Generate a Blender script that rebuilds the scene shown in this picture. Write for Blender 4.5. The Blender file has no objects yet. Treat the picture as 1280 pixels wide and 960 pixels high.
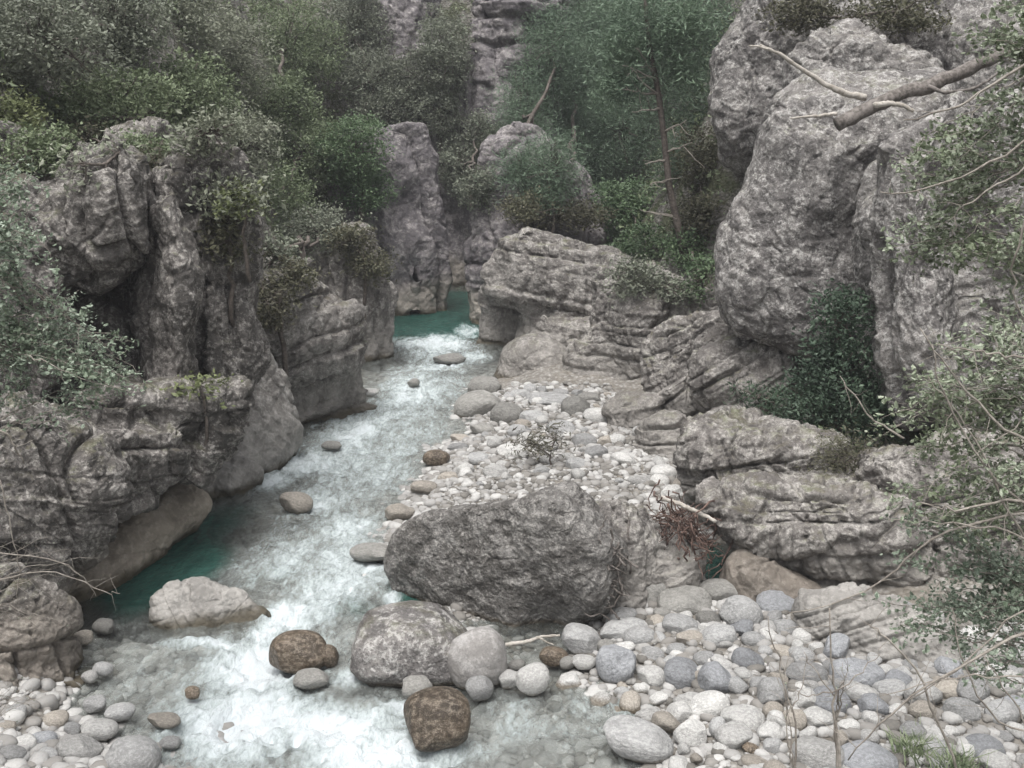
import bpy, math, random, time
import numpy as np
from mathutils import Vector
T0 = time.time()
R_ = math.radians
scene = bpy.context.scene
col = scene.collection
rng = np.random.default_rng(7)
random.seed(7)

# ------------------------------------------------------------ camera, sky, sun, exposure
CAMZ, PITCH, F = 8.0, R_(13.5), 1370.0          # focal length in pixels of a 1280 px wide picture
cd = bpy.data.cameras.new('camera'); cam = bpy.data.objects.new('camera', cd); col.objects.link(cam)
cam.location = (0, 0, CAMZ); cam.rotation_euler = (R_(90) - PITCH, 0, 0)
cd.sensor_width = 36; cd.lens = 36 * F / 1280; cd.clip_end = 2000; cd.clip_start = 0.1
scene.camera = cam
w = bpy.data.worlds.new('World'); scene.world = w; w.use_nodes = True
nt = w.node_tree
sky = nt.nodes.new('ShaderNodeTexSky'); sky.sky_type = 'NISHITA'; sky.sun_disc = False
sky.sun_elevation = R_(70); sky.sun_rotation = R_(200); sky.dust_density = 6; sky.air_density = 1.2; sky.ozone_density = 1.0
hs = nt.nodes.new('ShaderNodeHueSaturation'); hs.inputs['Saturation'].default_value = 0.22
bg = nt.nodes['Background']; bg.inputs['Strength'].default_value = 0.115
nt.links.new(sky.outputs[0], hs.inputs['Color']); nt.links.new(hs.outputs[0], bg.inputs['Color'])
sd = bpy.data.lights.new('sun', 'SUN'); so = bpy.data.objects.new('sun', sd); col.objects.link(so)
sd.energy = 1.5; sd.angle = R_(35); sd.color = (1, 0.975, 0.955)
so.rotation_euler = (R_(20), 0, R_(-25)); so.location = (0, 0, 60)
scene.view_settings.view_transform = 'Standard'; scene.view_settings.look = 'None'
scene.view_settings.exposure = 0.98; scene.view_settings.gamma = 1
scene.view_settings.use_curve_mapping = False
scene.render.engine = 'CYCLES'
scene.cycles.use_denoising = True
scene.cycles.max_bounces = 4; scene.cycles.diffuse_bounces = 3; scene.cycles.transparent_max_bounces = 8; scene.cycles.volume_bounces = 0

# ------------------------------------------------------------ numpy noise
_tab = rng.random((64, 64, 64), dtype=np.float32) * 2 - 1
def vn(p):
    i = np.floor(p).astype(np.int32); f = (p - i).astype(np.float32)
    u = f * f * (3 - 2 * f)
    x0 = i[:, 0] & 63; y0 = i[:, 1] & 63; z0 = i[:, 2] & 63
    x1 = (x0 + 1) & 63; y1 = (y0 + 1) & 63; z1 = (z0 + 1) & 63
    ux, uy, uz = u[:, 0], u[:, 1], u[:, 2]
    t = _tab.ravel()
    def g(a, b, c): return t[(a * 64 + b) * 64 + c]
    a = g(x0, y0, z0) * (1 - ux) + g(x1, y0, z0) * ux
    b = g(x0, y1, z0) * (1 - ux) + g(x1, y1, z0) * ux
    c = g(x0, y0, z1) * (1 - ux) + g(x1, y0, z1) * ux
    d = g(x0, y1, z1) * (1 - ux) + g(x1, y1, z1) * ux
    return (a * (1 - uy) + b * uy) * (1 - uz) + (c * (1 - uy) + d * uy) * uz
_rot = np.array([[0.8, 0.6, 0], [-0.48, 0.64, 0.6], [0.36, -0.48, 0.8]])
def fbm(p, sc, octs=3, gain=0.5, seed=0, ridge=False):
    q = (p * sc + seed * 17.31) @ _rot.T
    s = np.zeros(len(p), np.float32); a = 1.0; n = 0
    for o in range(octs):
        v = vn(q)
        if ridge: v = 1 - 2 * np.abs(v) * 1.6
        s += a * v; n += a; a *= gain; q = q @ _rot.T * 2.03 + 11.7
    return s / n
def cell2(x, y, seed=0):                            # 2-D Voronoi: distance to the cell border, cell value
    ix = np.floor(x).astype(np.int32); iy = np.floor(y).astype(np.int32)
    d1 = np.full(len(x), 9., np.float32); d2 = d1.copy(); cv = np.zeros(len(x), np.float32)
    for a in (-1, 0, 1):
        for b in (-1, 0, 1):
            cx = (ix + a + seed) & 63; cy = (iy + b) & 63
            px = ix + a + 0.5 + 0.42 * _tab[cx, cy, 3]; py = iy + b + 0.5 + 0.42 * _tab[cx, cy, 9]
            d = np.hypot(x - px, y - py); v = _tab[cx, cy, 21]
            n = d < d1
            d2 = np.where(n, d1, np.minimum(d2, d)); cv = np.where(n, v, cv); d1 = np.where(n, d, d1)
    return d2 - d1, cv
def smoothstep(a, b, x):
    t = np.clip((x - a) / (b - a), 0, 1); return t * t * (3 - 2 * t)

# ------------------------------------------------------------ geometry of the picture
CP, SP = math.cos(PITCH), math.sin(PITCH)
def ray(px, py):
    a = (px - 640) / F; b = (480 - py) / F
    return np.array([a, CP + b * SP, -SP + b * CP])
def at(px, py, Y):                                  # point at distance Y ahead
    d = ray(px, py); return np.array([d[0], d[1], d[2]]) * (Y / d[1]) + np.array([0, 0, CAMZ])
def wz(y): return 0.018 * np.clip(np.asarray(y, float) - 13, -6, 60)
def G(px, py, h=0.0):                               # point on the river level
    d = ray(px, py); t = 16.0
    for _ in range(25): t = (wz(d[1] * t) + h - CAMZ) / d[2]
    return np.array([d[0] * t, d[1] * t, CAMZ + d[2] * t])

# ------------------------------------------------------------ object bookkeeping
def tag(o, label=None, cat=None, group=None, kind=None):
    if label: o['label'] = label
    if cat: o['category'] = cat
    if group: o['group'] = group
    if kind: o['kind'] = kind
    return o
def empty(name, loc=(0, 0, 0)):
    o = bpy.data.objects.new(name, None); o.location = loc; col.objects.link(o); return o
def mesh_np(name, V, Fc, mat, parent=None, smooth=True, attrs=None, origin=None):
    """V (n,3); Fc (m,k) array, k = 3 or 4"""
    V = np.asarray(V, np.float32); Fc = np.asarray(Fc, np.int32)
    if origin is None and parent is None:
        origin = np.array([V[:, 0].mean(), V[:, 1].mean(), V[:, 2].min()])
    if parent is not None: origin = np.array(parent.location)
    V = V - np.asarray(origin, np.float32)
    me = bpy.data.meshes.new(name); m, k = Fc.shape
    me.vertices.add(len(V)); me.vertices.foreach_set('co', V.ravel())
    me.loops.add(m * k); me.loops.foreach_set('vertex_index', Fc.ravel())
    me.polygons.add(m); me.polygons.foreach_set('loop_start', np.arange(0, m * k, k, dtype=np.int32))
    me.polygons.foreach_set('loop_total', np.full(m, k, np.int32))
    me.polygons.foreach_set('use_smooth', np.full(m, smooth))
    me.update(calc_edges=True)
    for n_, a_ in (attrs or {}).items():
        at_ = me.attributes.new(n_, 'FLOAT', 'POINT'); at_.data.foreach_set('value', np.asarray(a_, np.float32))
    if mat: me.materials.append(mat)
    o = bpy.data.objects.new(name, me); col.objects.link(o)
    if parent is not None: o.parent = parent
    else: o.location = origin
    return o

# ------------------------------------------------------------ materials
class N:
    def __init__(s, name):
        s.m = bpy.data.materials.new(name); s.m.use_nodes = True; s.t = s.m.node_tree; s.t.nodes.clear()
        s.out = s.t.nodes.new('ShaderNodeOutputMaterial')
    def n(s, typ, **kw):
        nd = s.t.nodes.new('ShaderNode' + typ)
        for k, v in kw.items():
            if k in nd.inputs.keys(): s.set(nd.inputs[k], v)
            else: setattr(nd, k, v)
        return nd
    def set(s, inp, v):
        if hasattr(v, 'links') or isinstance(v, bpy.types.NodeSocket): s.t.links.new(v, inp)
        elif isinstance(v, (tuple, list)) and inp.type == 'RGBA' and len(v) == 3: inp.default_value = (*v, 1)
        else: inp.default_value = v
    def math(s, op, a, b=0.0, clamp=False):
        nd = s.t.nodes.new('ShaderNodeMath'); nd.operation = op; nd.use_clamp = clamp
        s.set(nd.inputs[0], a); s.set(nd.inputs[1], b); return nd.outputs[0]
    def mix(s, f, a, b, mode='MIX'):
        nd = s.t.nodes.new('ShaderNodeMix'); nd.data_type = 'RGBA'; nd.blend_type = mode
        s.set(nd.inputs[0], f); s.set(nd.inputs[6], a); s.set(nd.inputs[7], b); return nd.outputs[2]
    def step(s, x, a, b):
        nd = s.t.nodes.new('ShaderNodeMapRange'); nd.interpolation_type = 'SMOOTHSTEP'
        s.set(nd.inputs[0], x); nd.inputs[1].default_value = a; nd.inputs[2].default_value = b
        return nd.outputs[0]
    def map(s, vec, sc, loc=(0, 0, 0), rot=(0, 0, 0)):
        nd = s.t.nodes.new('ShaderNodeMapping'); s.set(nd.inputs[0], vec)
        nd.inputs['Scale'].default_value = sc; nd.inputs['Location'].default_value = loc; nd.inputs['Rotation'].default_value = rot
        return nd.outputs[0]
    def noise(s, vec, sc, det=4, rough=0.6, dist=0.0):
        nd = s.t.nodes.new('ShaderNodeTexNoise'); s.set(nd.inputs['Vector'], vec); nd.inputs['Scale'].default_value = sc
        nd.inputs['Detail'].default_value = det; nd.inputs['Roughness'].default_value = rough; nd.inputs['Distortion'].default_value = dist
        return nd.outputs[0]
    def voro(s, vec, sc, feat='F1'):
        nd = s.t.nodes.new('ShaderNodeTexVoronoi'); nd.feature = feat; s.set(nd.inputs['Vector'], vec); nd.inputs['Scale'].default_value = sc
        return nd
    def done(s, sh): s.t.links.new(sh, s.out.inputs['Surface']); return s.m

def c3(c, k=1.0): return tuple(min(1, v * k) for v in c)
def rock_mat(name, base, light, dark, lichen=(0.42, 0.40, 0.37), lich=0.5, moss=0.2, water=1.0, wash=(0.27, 0.255, 0.235), rough=0.85,
             bump=0.5, fine=1.0, streak=0.5, sc=1.0, obj=False):
    g = N(name)
    geo = g.n('NewGeometry'); P = geo.outputs['Position']
    if obj: P = g.n('TexCoord').outputs['Object']
    inf = g.n('ObjectInfo')
    if obj:
        a = g.n('VectorMath', operation='ADD'); g.set(a.inputs[0], P)
        b = g.n('VectorMath', operation='SCALE'); b.inputs[0].default_value = (31, 17, 53); g.set(b.inputs['Scale'], inf.outputs['Random'])
        g.set(a.inputs[1], b.outputs[0]); P = a.outputs[0]
    n1 = g.noise(P, 0.55 * sc, 5, 0.6); n2 = g.noise(P, 2.6 * sc, 6, 0.65); n3 = g.noise(P, 11 * sc, 6, 0.7)
    n4 = g.noise(P, 34 * sc * fine, 4, 0.7)
    c = g.mix(g.step(g.math('ADD', g.math('MULTIPLY', n1, .5), g.math('MULTIPLY', n2, .5)), 0.42, 0.58), c3(dark), c3(base))
    c = g.mix(g.step(g.math('ADD', g.math('MULTIPLY', n2, .55), g.math('MULTIPLY', n3, .45)), 0.47, 0.62), c, c3(light))
    # tall rain streaks
    st = g.noise(g.map(P, (2.2, 2.2, 0.22)), 1.5, 4, 0.6, 0.6)
    c = g.mix(g.math('MULTIPLY', g.step(st, 0.52, 0.68), streak), c, c3(dark, 0.55))
    # lichen crust: pale blotches and black specks
    lf = g.math('MULTIPLY', g.step(n3, 0.51, 0.57), g.step(n2, 0.38, 0.58))
    c = g.mix(g.math('MULTIPLY', lf, lich), c, lichen)
    c = g.mix(g.math('MULTIPLY', g.step(n4, 0.53, 0.61), 0.65 * lich + 0.15), c, c3(dark, 0.35))
    c = g.mix(g.math('MULTIPLY', g.step(g.noise(P, 19 * sc, 3, 0.6), 0.6, 0.7), 0.6 * lich), c, c3(lichen, 1.15))
    # moss and soil on flat tops
    sep = g.n('SeparateXYZ'); g.set(sep.inputs[0], geo.outputs['Normal'])
    mf = g.math('MULTIPLY', g.step(sep.outputs[2], 0.35, 0.8), g.step(g.noise(P, 1.9, 5, 0.7), 0.5 - 0.14 * moss, 0.68 - 0.1 * moss))
    c = g.mix(g.math('MULTIPLY', mf, min(1, moss * 1.6)), c, g.mix(g.step(n2, 0.4, 0.6), (0.075, 0.065, 0.035), (0.085, 0.10, 0.03)))
    # scoured pale band with brown algae near the water
    if water > 0:
        wp = g.n('SeparateXYZ'); g.set(wp.inputs[0], geo.outputs['Position'])
        hgt = g.math('SUBTRACT', wp.outputs[2], g.math('MULTIPLY', g.math('SUBTRACT', wp.outputs[1], 13.0), 0.018))
        hn = g.math('ADD', hgt, g.math('MULTIPLY', g.math('SUBTRACT', n1, 0.5), 1.6))
        wf = g.math('MULTIPLY', g.math('SUBTRACT', 1.0, g.step(hn, 0.7, 1.5)), 0.8 * water)
        wc = g.mix(g.step(g.noise(P, 1.3, 4), 0.4, 0.6), c3(wash, 0.7), wash)
        wc = g.mix(g.math('MULTIPLY', g.step(n3, 0.5, 0.62), 0.35), wc, c3(wash, 1.35))
        c = g.mix(wf, c, wc)
        wet = g.math('SUBTRACT', 1.0, g.step(g.math('ADD', hgt, g.math('MULTIPLY', g.math('SUBTRACT', n2, 0.5), 0.3)), 0.05, 0.28))
        c = g.mix(g.math('MULTIPLY', wet, 0.85), c, (0.055, 0.045, 0.026))
    wetr = None
    if water <= 0:
        wp = g.n('SeparateXYZ'); g.set(wp.inputs[0], geo.outputs['Position'])
        hgt = g.math('SUBTRACT', wp.outputs[2], g.math('MULTIPLY', g.math('SUBTRACT', wp.outputs[1], 13.0), 0.018))
        wetr = g.math('SUBTRACT', 1.0, g.step(g.math('ADD', hgt, g.math('MULTIPLY', g.math('SUBTRACT', n2, 0.5), 0.12)), 0.03, 0.12))
        c = g.mix(g.math('MULTIPLY', wetr, 0.9), c, g.mix(1.0, c, (0.42, 0.36, 0.28), 'MULTIPLY'))
    if obj:
        hsv = g.n('HueSaturation'); g.set(hsv.inputs['Color'], c)
        g.set(hsv.inputs['Value'], g.math('ADD', 0.72, g.math('MULTIPLY', inf.outputs['Random'], 0.55))); c = hsv.outputs[0]
    h = g.math('ADD', g.math('MULTIPLY', n3, 0.5), g.math('ADD', g.math('MULTIPLY', n2, 0.9), g.math('MULTIPLY', n4, 0.22)))
    wp2 = g.n('VectorMath', operation='ADD'); g.set(wp2.inputs[0], P); nv_ = g.n('TexNoise'); g.set(nv_.inputs['Vector'], P); nv_.inputs['Scale'].default_value = 3 * sc; nv_.inputs['Detail'].default_value = 4
    ws = g.n('VectorMath', operation='SCALE'); g.set(ws.inputs[0], nv_.outputs['Color']); ws.inputs['Scale'].default_value = 0.5 / sc; g.set(wp2.inputs[1], ws.outputs[0])
    vo = g.voro(wp2.outputs[0], 2.6 * sc); vo2 = g.voro(wp2.outputs[0], 8.5 * sc)
    h = g.math('ADD', h, g.math('ADD', g.math('MULTIPLY', vo.outputs['Distance'], -1.1 * fine), g.math('MULTIPLY', vo2.outputs['Distance'], -0.4 * fine)))
    bp = g.n('Bump', Strength=bump, Distance=0.22 / sc); g.set(bp.inputs['Height'], h)
    pr = g.n('BsdfPrincipled', Roughness=rough); g.set(pr.inputs['Base Color'], c); g.set(pr.inputs['Normal'], bp.outputs[0])
    pr.inputs['Specular IOR Level'].default_value = 0.3
    if wetr is not None: g.set(pr.inputs['Roughness'], g.math('SUBTRACT', rough, g.math('MULTIPLY', wetr, rough - 0.3)))
    return g.done(pr.outputs[0])

M = {}
M['left'] = rock_mat('weathered_dark_limestone', (0.14, 0.129, 0.12), (0.245, 0.23, 0.215), (0.068, 0.063, 0.058), lich=0.55, moss=0.3, wash=(0.225, 0.20, 0.172))
M['grey'] = rock_mat('grey_limestone', (0.235, 0.22, 0.205), (0.34, 0.325, 0.305), (0.13, 0.12, 0.112), lich=0.6, moss=0.35)
M['pale'] = rock_mat('pale_scoured_limestone', (0.27, 0.257, 0.24), (0.38, 0.365, 0.345), (0.17, 0.16, 0.148), lich=0.25, moss=0.05, bump=0.35, wash=(0.31, 0.298, 0.278))
M['warm'] = rock_mat('brown_scoured_limestone', (0.15, 0.132, 0.112), (0.225, 0.205, 0.18), (0.085, 0.072, 0.06), lich=0.35, moss=0.1, bump=0.3, wash=(0.185, 0.162, 0.138))
M['foot'] = rock_mat('pale_tan_scoured_limestone', (0.27, 0.24, 0.205), (0.35, 0.32, 0.28), (0.18, 0.155, 0.13), lich=0.3, moss=0.05, bump=0.3, wash=(0.31, 0.272, 0.225))
M['far'] = rock_mat('shaded_violet_limestone', (0.19, 0.175, 0.178), (0.27, 0.25, 0.25), (0.12, 0.11, 0.115), lich=0.3, moss=0.1, bump=0.4, sc=0.6, wash=(0.33, 0.30, 0.26))  # far walls: bluish-purple haze tint and shade put into the rock colour
M['lump'] = rock_mat('speckled_lichen_limestone', (0.235, 0.222, 0.21), (0.34, 0.325, 0.31), (0.13, 0.122, 0.118), lichen=(0.46, 0.45, 0.43), lich=0.7, moss=0.25, water=0, streak=0.75)
M['boulder'] = rock_mat('pitted_grey_boulder', (0.20, 0.192, 0.182), (0.31, 0.30, 0.285), (0.115, 0.108, 0.10), lich=0.5, moss=0.0, water=0.0, bump=0.8, streak=0.0, sc=1.5)
M['smooth'] = rock_mat('smooth_grey_boulder', (0.29, 0.28, 0.27), (0.36, 0.35, 0.34), (0.22, 0.21, 0.20), lich=0.2, moss=0.0, water=0.0, bump=0.25, streak=0.0)
def stone(n, b): return rock_mat(n, b, c3(b, 1.22), c3(b, 0.78), lichen=c3(b, 1.35), lich=0.35, moss=0, water=0, bump=0.4, streak=0.2, sc=2.4, obj=True, rough=0.75)
M['s_grey'] = stone('grey_river_stone', (0.30, 0.30, 0.295)); M['s_pale'] = stone('pale_river_stone', (0.42, 0.415, 0.40))
M['s_blue'] = stone('blue_grey_river_stone', (0.255, 0.262, 0.272)); M['s_brown'] = rock_mat('brown_wet_stone', (0.125, 0.095, 0.068), (0.25, 0.21, 0.165), (0.055, 0.042, 0.03), lichen=(0.3, 0.27, 0.22), lich=0.25, moss=0, water=0, bump=0.3, streak=0.5, sc=2.2, obj=True, rough=0.5)
M['s_dark'] = stone('dark_grey_river_stone', (0.22, 0.215, 0.20)); M['s_warm'] = stone('tan_river_stone', (0.30, 0.275, 0.24))

# ------------------------------------------------------------ rock masses: field -> surface nets -> subdivision -> weathering
def surf_nets(f, org, h):
    s = f < 0
    nx, ny, nz = f.shape
    cn = [(i, j, k) for i in (0, 1) for j in (0, 1) for k in (0, 1)]
    sh = lambda A, c: A[c[0]:nx - 1 + c[0], c[1]:ny - 1 + c[1], c[2]:nz - 1 + c[2]]
    cnt = sum(sh(s, c).astype(np.int8) for c in cn)
    act = (cnt > 0) & (cnt < 8)
    I = np.argwhere(act); idx = np.full(act.shape, -1, np.int32); idx[act] = np.arange(len(I))
    vals = {c: f[I[:, 0] + c[0], I[:, 1] + c[1], I[:, 2] + c[2]] for c in cn}
    acc = np.zeros((len(I), 3)); n = np.zeros(len(I))
    for a in cn:
        for ax in range(3):
            if a[ax]: continue
            b = list(a); b[ax] = 1; b = tuple(b)
            va, vb = vals[a], vals[b]; m = (va < 0) != (vb < 0)
            t = np.where(m, va / np.where(m, va - vb, 1), 0)
            p = np.tile(np.array(a, float), (len(I), 1)); p[:, ax] = t
            acc += p * m[:, None]; n += m
    V = (I + acc / n[:, None]) * h + org
    Q = []
    for ax in range(3):
        o1, o2 = (ax + 1) % 3, (ax + 2) % 3
        A = [slice(None)] * 3; B = [slice(None)] * 3
        A[ax] = slice(0, -1); B[ax] = slice(1, None)
        A[o1] = B[o1] = slice(1, -1); A[o2] = B[o2] = slice(1, -1)
        sa, sb = s[tuple(A)], s[tuple(B)]
        e = np.argwhere(sa != sb); 
        if not len(e): continue
        flip = sa[e[:, 0], e[:, 1], e[:, 2]]
        e[:, o1] += 1; e[:, o2] += 1
        def cell(d1, d2):
            c = e.copy(); c[:, o1] -= d1; c[:, o2] -= d2; return idx[c[:, 0], c[:, 1], c[:, 2]]
        q = np.stack([cell(0, 0), cell(1, 0), cell(1, 1), cell(0, 1)], 1)
        q[~flip] = q[~flip][:, ::-1]
        Q.append(q)
    return V, np.concatenate(Q)
def poly_sdf(P, poly):
    d = np.full(len(P), 1e9); inside = np.zeros(len(P), bool); n = len(poly)
    for i in range(n):
        a, b = poly[i], poly[(i + 1) % n]; e = b - a; wv = P - a
        t = np.clip((wv @ e) / (e @ e + 1e-12), 0, 1)
        q = wv - t[:, None] * e; d = np.minimum(d, (q * q).sum(1))
        c = (a[1] <= P[:, 1]) != (b[1] <= P[:, 1])
        x = a[0] + (P[:, 1] - a[1]) / (e[1] if abs(e[1]) > 1e-9 else 1e-9) * e[0]
        inside ^= c & (P[:, 0] < x)
    return np.sqrt(d) * np.where(inside, -1, 1)
def smax(a, b, k):
    h = np.clip(0.5 - 0.5 * (b - a) / k, 0, 1); return b * (1 - h) + a * h + k * h * (1 - h)
class Slab:
    """outline traced on a real plane (yaw, lean) standing at distance Y; thickness T goes back from it; sub=True carves"""
    def __init__(s, poly, Y, yaw=0, lean=0, T=2.5, k=0.5, bulge=0.4, sub=False, anchor=None, grow=None, sl=0.22):
        s.sl = sl if not sub else 0.0
        s.T, s.k, s.bulge, s.sub, s.grow = T, k, bulge, sub, (grow if grow is not None else (0 if sub else 0.008 * Y))
        ya, le = R_(yaw), R_(lean)
        s.u = np.array([math.cos(ya), math.sin(ya), 0]); nn = np.array([math.sin(ya), -math.cos(ya), 0])
        s.v = np.array([0, 0, math.cos(le)]) - nn * math.sin(le); s.n = np.cross(s.u, s.v)
        if s.n @ nn < 0: s.n = -s.n
        pc = anchor or (np.mean([p[0] for p in poly]), np.mean([p[1] for p in poly])); s.o = at(pc[0], pc[1], Y)
        C = np.array([0, 0, CAMZ]); q = []; s.W = []
        for px, py in poly:
            d = ray(px, py); t = ((s.o - C) @ s.n) / (d @ s.n); w_ = C + d * t; s.W.append(w_)
            q.append(((w_ - s.o) @ s.u, (w_ - s.o) @ s.v))
        s.q = np.array(q); s.W = np.array(s.W)
    def f(s, P):
        r = P - s.o; wn = r @ s.n; uv = np.stack([r @ s.u, r @ s.v + s.sl * np.clip(-wn, 0, None)], 1)
        d2 = poly_sdf(uv, s.q) - s.grow
        ext = max(0.3, np.abs(s.q - s.q.mean(0)).max(0).min())
        b = s.bulge * (1 - (1 - np.clip(-d2 / ext, 0, 1)) ** 2)
        return smax(d2, smax(wn - b, -wn - s.T, s.k), s.k)
    def bb(s):
        A = np.concatenate([s.W + s.n * s.bulge, s.W - s.n * s.T]); return A.min(0), A.max(0)
class Ball:
    sub = False
    def __init__(s, px, py, Y, rx, ry, rz, k=0.3, yaw=0, sub=False):
        s.c = at(px, py, Y); s.r = np.array([rx, ry, rz]); s.k = k; s.a = R_(yaw); s.sub = sub
    def f(s, P):
        r = P - s.c; c, n = math.cos(s.a), math.sin(s.a)
        r = np.stack([r[:, 0] * c + r[:, 1] * n, -r[:, 0] * n + r[:, 1] * c, r[:, 2]], 1) / s.r
        l = np.sqrt((r * r).sum(1)); return (l - 1) * s.r.min()
    def bb(s): return s.c - s.r.max(), s.c + s.r.max()
def weather(V, Nn, seed, bed=None, blocks=0.0, fiss=0.0, rough=1.0, lumps=0.25, fis=1.1):
    d = lumps * fbm(V, 0.42, 2, seed=seed) + 0.16 * rough * fbm(V, 1.15, 3, seed=seed + 1)
    d += 0.085 * rough * fbm(V, 3.7, 4, 0.72, seed=seed + 2)
    rg = fbm(V, 1.7, 2, 0.5, seed=seed + 3, ridge=True); d -= 0.10 * rough * smoothstep(0.62, 0.95, rg)
    tn = fbm(V, 0.8, 2, seed=seed + 11) * 4.5; tf = tn - np.floor(tn); d += 0.055 * rough * ((np.floor(tn) + smoothstep(0.38, 0.62, tf)) - tn)
    tn = fbm(V, 2.6, 2, seed=seed + 12) * 3.5; tf = tn - np.floor(tn); d += 0.018 * rough * ((np.floor(tn) + smoothstep(0.4, 0.6, tf)) - tn)
    r = np.random.default_rng(seed + 77); W = V + 0.22 * np.stack([fbm(V, 0.45, 1, seed=seed + 21), fbm(V, 0.45, 1, seed=seed + 22), fbm(V, 0.45, 1, seed=seed + 23)], 1)
    for L_, A_, k_ in ((2.6, 0.17, 4), (1.05, 0.06, 4), (0.42, 0.026, 4)):       # planar joint faces
        for _ in range(k_):
            n = r.normal(size=3); n[2] *= 0.6; n /= np.linalg.norm(n); u = W @ n / (L_ * r.uniform(.75, 1.3)) + r.uniform(); fr = u - np.floor(u); cut = r.uniform(.3, .7)
            tri = np.where(fr < cut, fr / cut, (1 - fr) / (1 - cut)); d += rough * A_ * (tri - 0.5) * 0.8
            d -= rough * A_ * 0.35 * np.exp(-(tri / 0.05) ** 2) * (_tab[(np.floor(u).astype(int) + seed) & 63, 7, k_] > 0)
    if bed:
        bed = (bed[0], bed[1], bed[2], bed[3] * 0.72)
        az, dip, th, amp = bed
        nb = np.array([math.sin(R_(dip)) * math.sin(R_(az)), math.sin(R_(dip)) * math.cos(R_(az)), math.cos(R_(dip))])
        sb = V @ nb + 0.30 * fbm(V, 0.35, 2, seed=seed + 4) + 0.03 * fbm(V, 2.2, 2, seed=seed + 6)
        u = sb / th; one = np.stack([u * 0.9, u * 0 + seed, u * 0], 1); u = u + 0.7 * vn(one)
        k = np.floor(u); f_ = u - k; h1 = _tab[(k.astype(int) * 7 + seed) & 63, 5, (k.astype(int)) & 63]
        edge = np.minimum(f_, 1 - f_); persist = smoothstep(-0.15, 0.25, fbm(V * np.array([.5, .5, 1.5]), 0.9, 2, seed=seed + 8))
        d += amp * h1 * 0.9 * np.minimum(1, edge / 0.16) - amp * 1.6 * np.exp(-(edge / 0.075) ** 2) * persist
        d += amp * 0.7 * (f_ - 0.5) * smoothstep(-.3, .3, fbm(V, .7, 1, seed=seed + 15)) + amp * 0.18 * (np.sqrt(np.clip(1 - (2 * f_ - 1) ** 2, 0, 1)) - .7)
        u2 = u * 2.7 + 0.4; e2 = np.abs(u2 - np.round(u2)); d -= amp * 0.45 * np.exp(-(e2 / 0.09) ** 2) * smoothstep(-.1, .4, fbm(V, 0.8, 2, seed=seed + 9))
        if blocks > 0:
            off = h1 * 3.1
            e, cv = cell2(V[:, 0] / fis + off + .12 * u, V[:, 1] / fis + off * .5, seed)
            d += blocks * cv * 0.8 - blocks * 1.2 * np.exp(-(e / 0.09) ** 2)
    if fiss > 0:
        wx = V[:, 0] + 0.5 * fbm(V, 0.5, 2, seed=seed + 5) + 0.1 * V[:, 2]
        e, cv = cell2(wx / (fis * 1.3), (V[:, 1] + 0.4 * fbm(V, .4, 1, seed=seed + 7)) / (fis * 1.3), seed + 9)
        d += fiss * cv * 0.8 - fiss * 1.5 * np.exp(-(e / 0.12) ** 2)
    return V + Nn * d[:, None]
def mass(name, label, cat, mat, comps, seed=1, h=None, level=2, group=None, kind=None, **kw):
    pos = [c for c in comps if not c.sub]
    lo = np.min([c.bb()[0] for c in pos], 0) - 0.9; hi = np.max([c.bb()[1] for c in pos], 0) + 0.9
    ctr = (lo + hi) / 2
    if h is None: h = 0.0062 * max(10, np.min([c.bb()[0][1] for c in pos]))
    n = np.ceil((hi - lo) / h).astype(int) + 1
    while np.prod(n) > 2.6e6: h *= 1.12; n = np.ceil((hi - lo) / h).astype(int) + 1
    ax = [lo[i] + np.arange(n[i]) * h for i in range(3)]
    P = np.stack(np.meshgrid(*ax, indexing='ij'), -1).reshape(-1, 3)
    f = np.full(len(P), 1e3)
    for c in comps:
        a, b = c.bb() if not c.sub else (lo, hi)
        m = ((P > a - 1.0) & (P < b + 1.0)).all(1)
        v = c.f(P[m])
        if c.sub: f[m] = smax(f[m], -v, c.k)
        else:
            g_ = f[m]; f[m] = -smax(-g_, -v, max(c.k * 0.35, 0.05))
    band = np.abs(f) < 0.5
    f[band] += 0.16 * fbm(P[band], 0.9, 2, seed=seed + 30)
    f = f.reshape(n).astype(np.float32)
    f[0] = f[-1] = 1; f[:, 0] = f[:, -1] = 1; f[:, :, 0] = f[:, :, -1] = 1
    V, Q = surf_nets(f, lo, h)
    me = bpy.data.meshes.new('tmp'); me.from_pydata(V.tolist(), [], Q.tolist())
    o = bpy.data.objects.new('tmp', me); col.objects.link(o)
    if level:
        md = o.modifiers.new('s', 'SUBSURF'); md.levels = md.render_levels = level
    dg = bpy.context.evaluated_depsgraph_get(); ev = o.evaluated_get(dg); m2 = ev.to_mesh()
    nv = len(m2.vertices); V = np.empty(nv * 3, np.float32); m2.vertices.foreach_get('co', V); V = V.reshape(-1, 3)
    Nn = np.empty(nv * 3, np.float32); m2.vertex_normals.foreach_get('vector', Nn); Nn = Nn.reshape(-1, 3)
    Fc = np.empty(len(m2.loops), np.int32); m2.loops.foreach_get('vertex_index', Fc); Fc = Fc.reshape(-1, 4)
    ev.to_mesh_clear(); bpy.data.objects.remove(o); bpy.data.meshes.remove(me)
    V = weather(V, Nn, seed, **kw)
    r = mesh_np(name, V, Fc, M[mat])
    tag(r, label, cat if kind is None else None, group, kind)
    print(f'{name:24s} {len(Fc):8d} faces h={h:.3f} t={time.time()-T0:.1f}')
    return r
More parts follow.
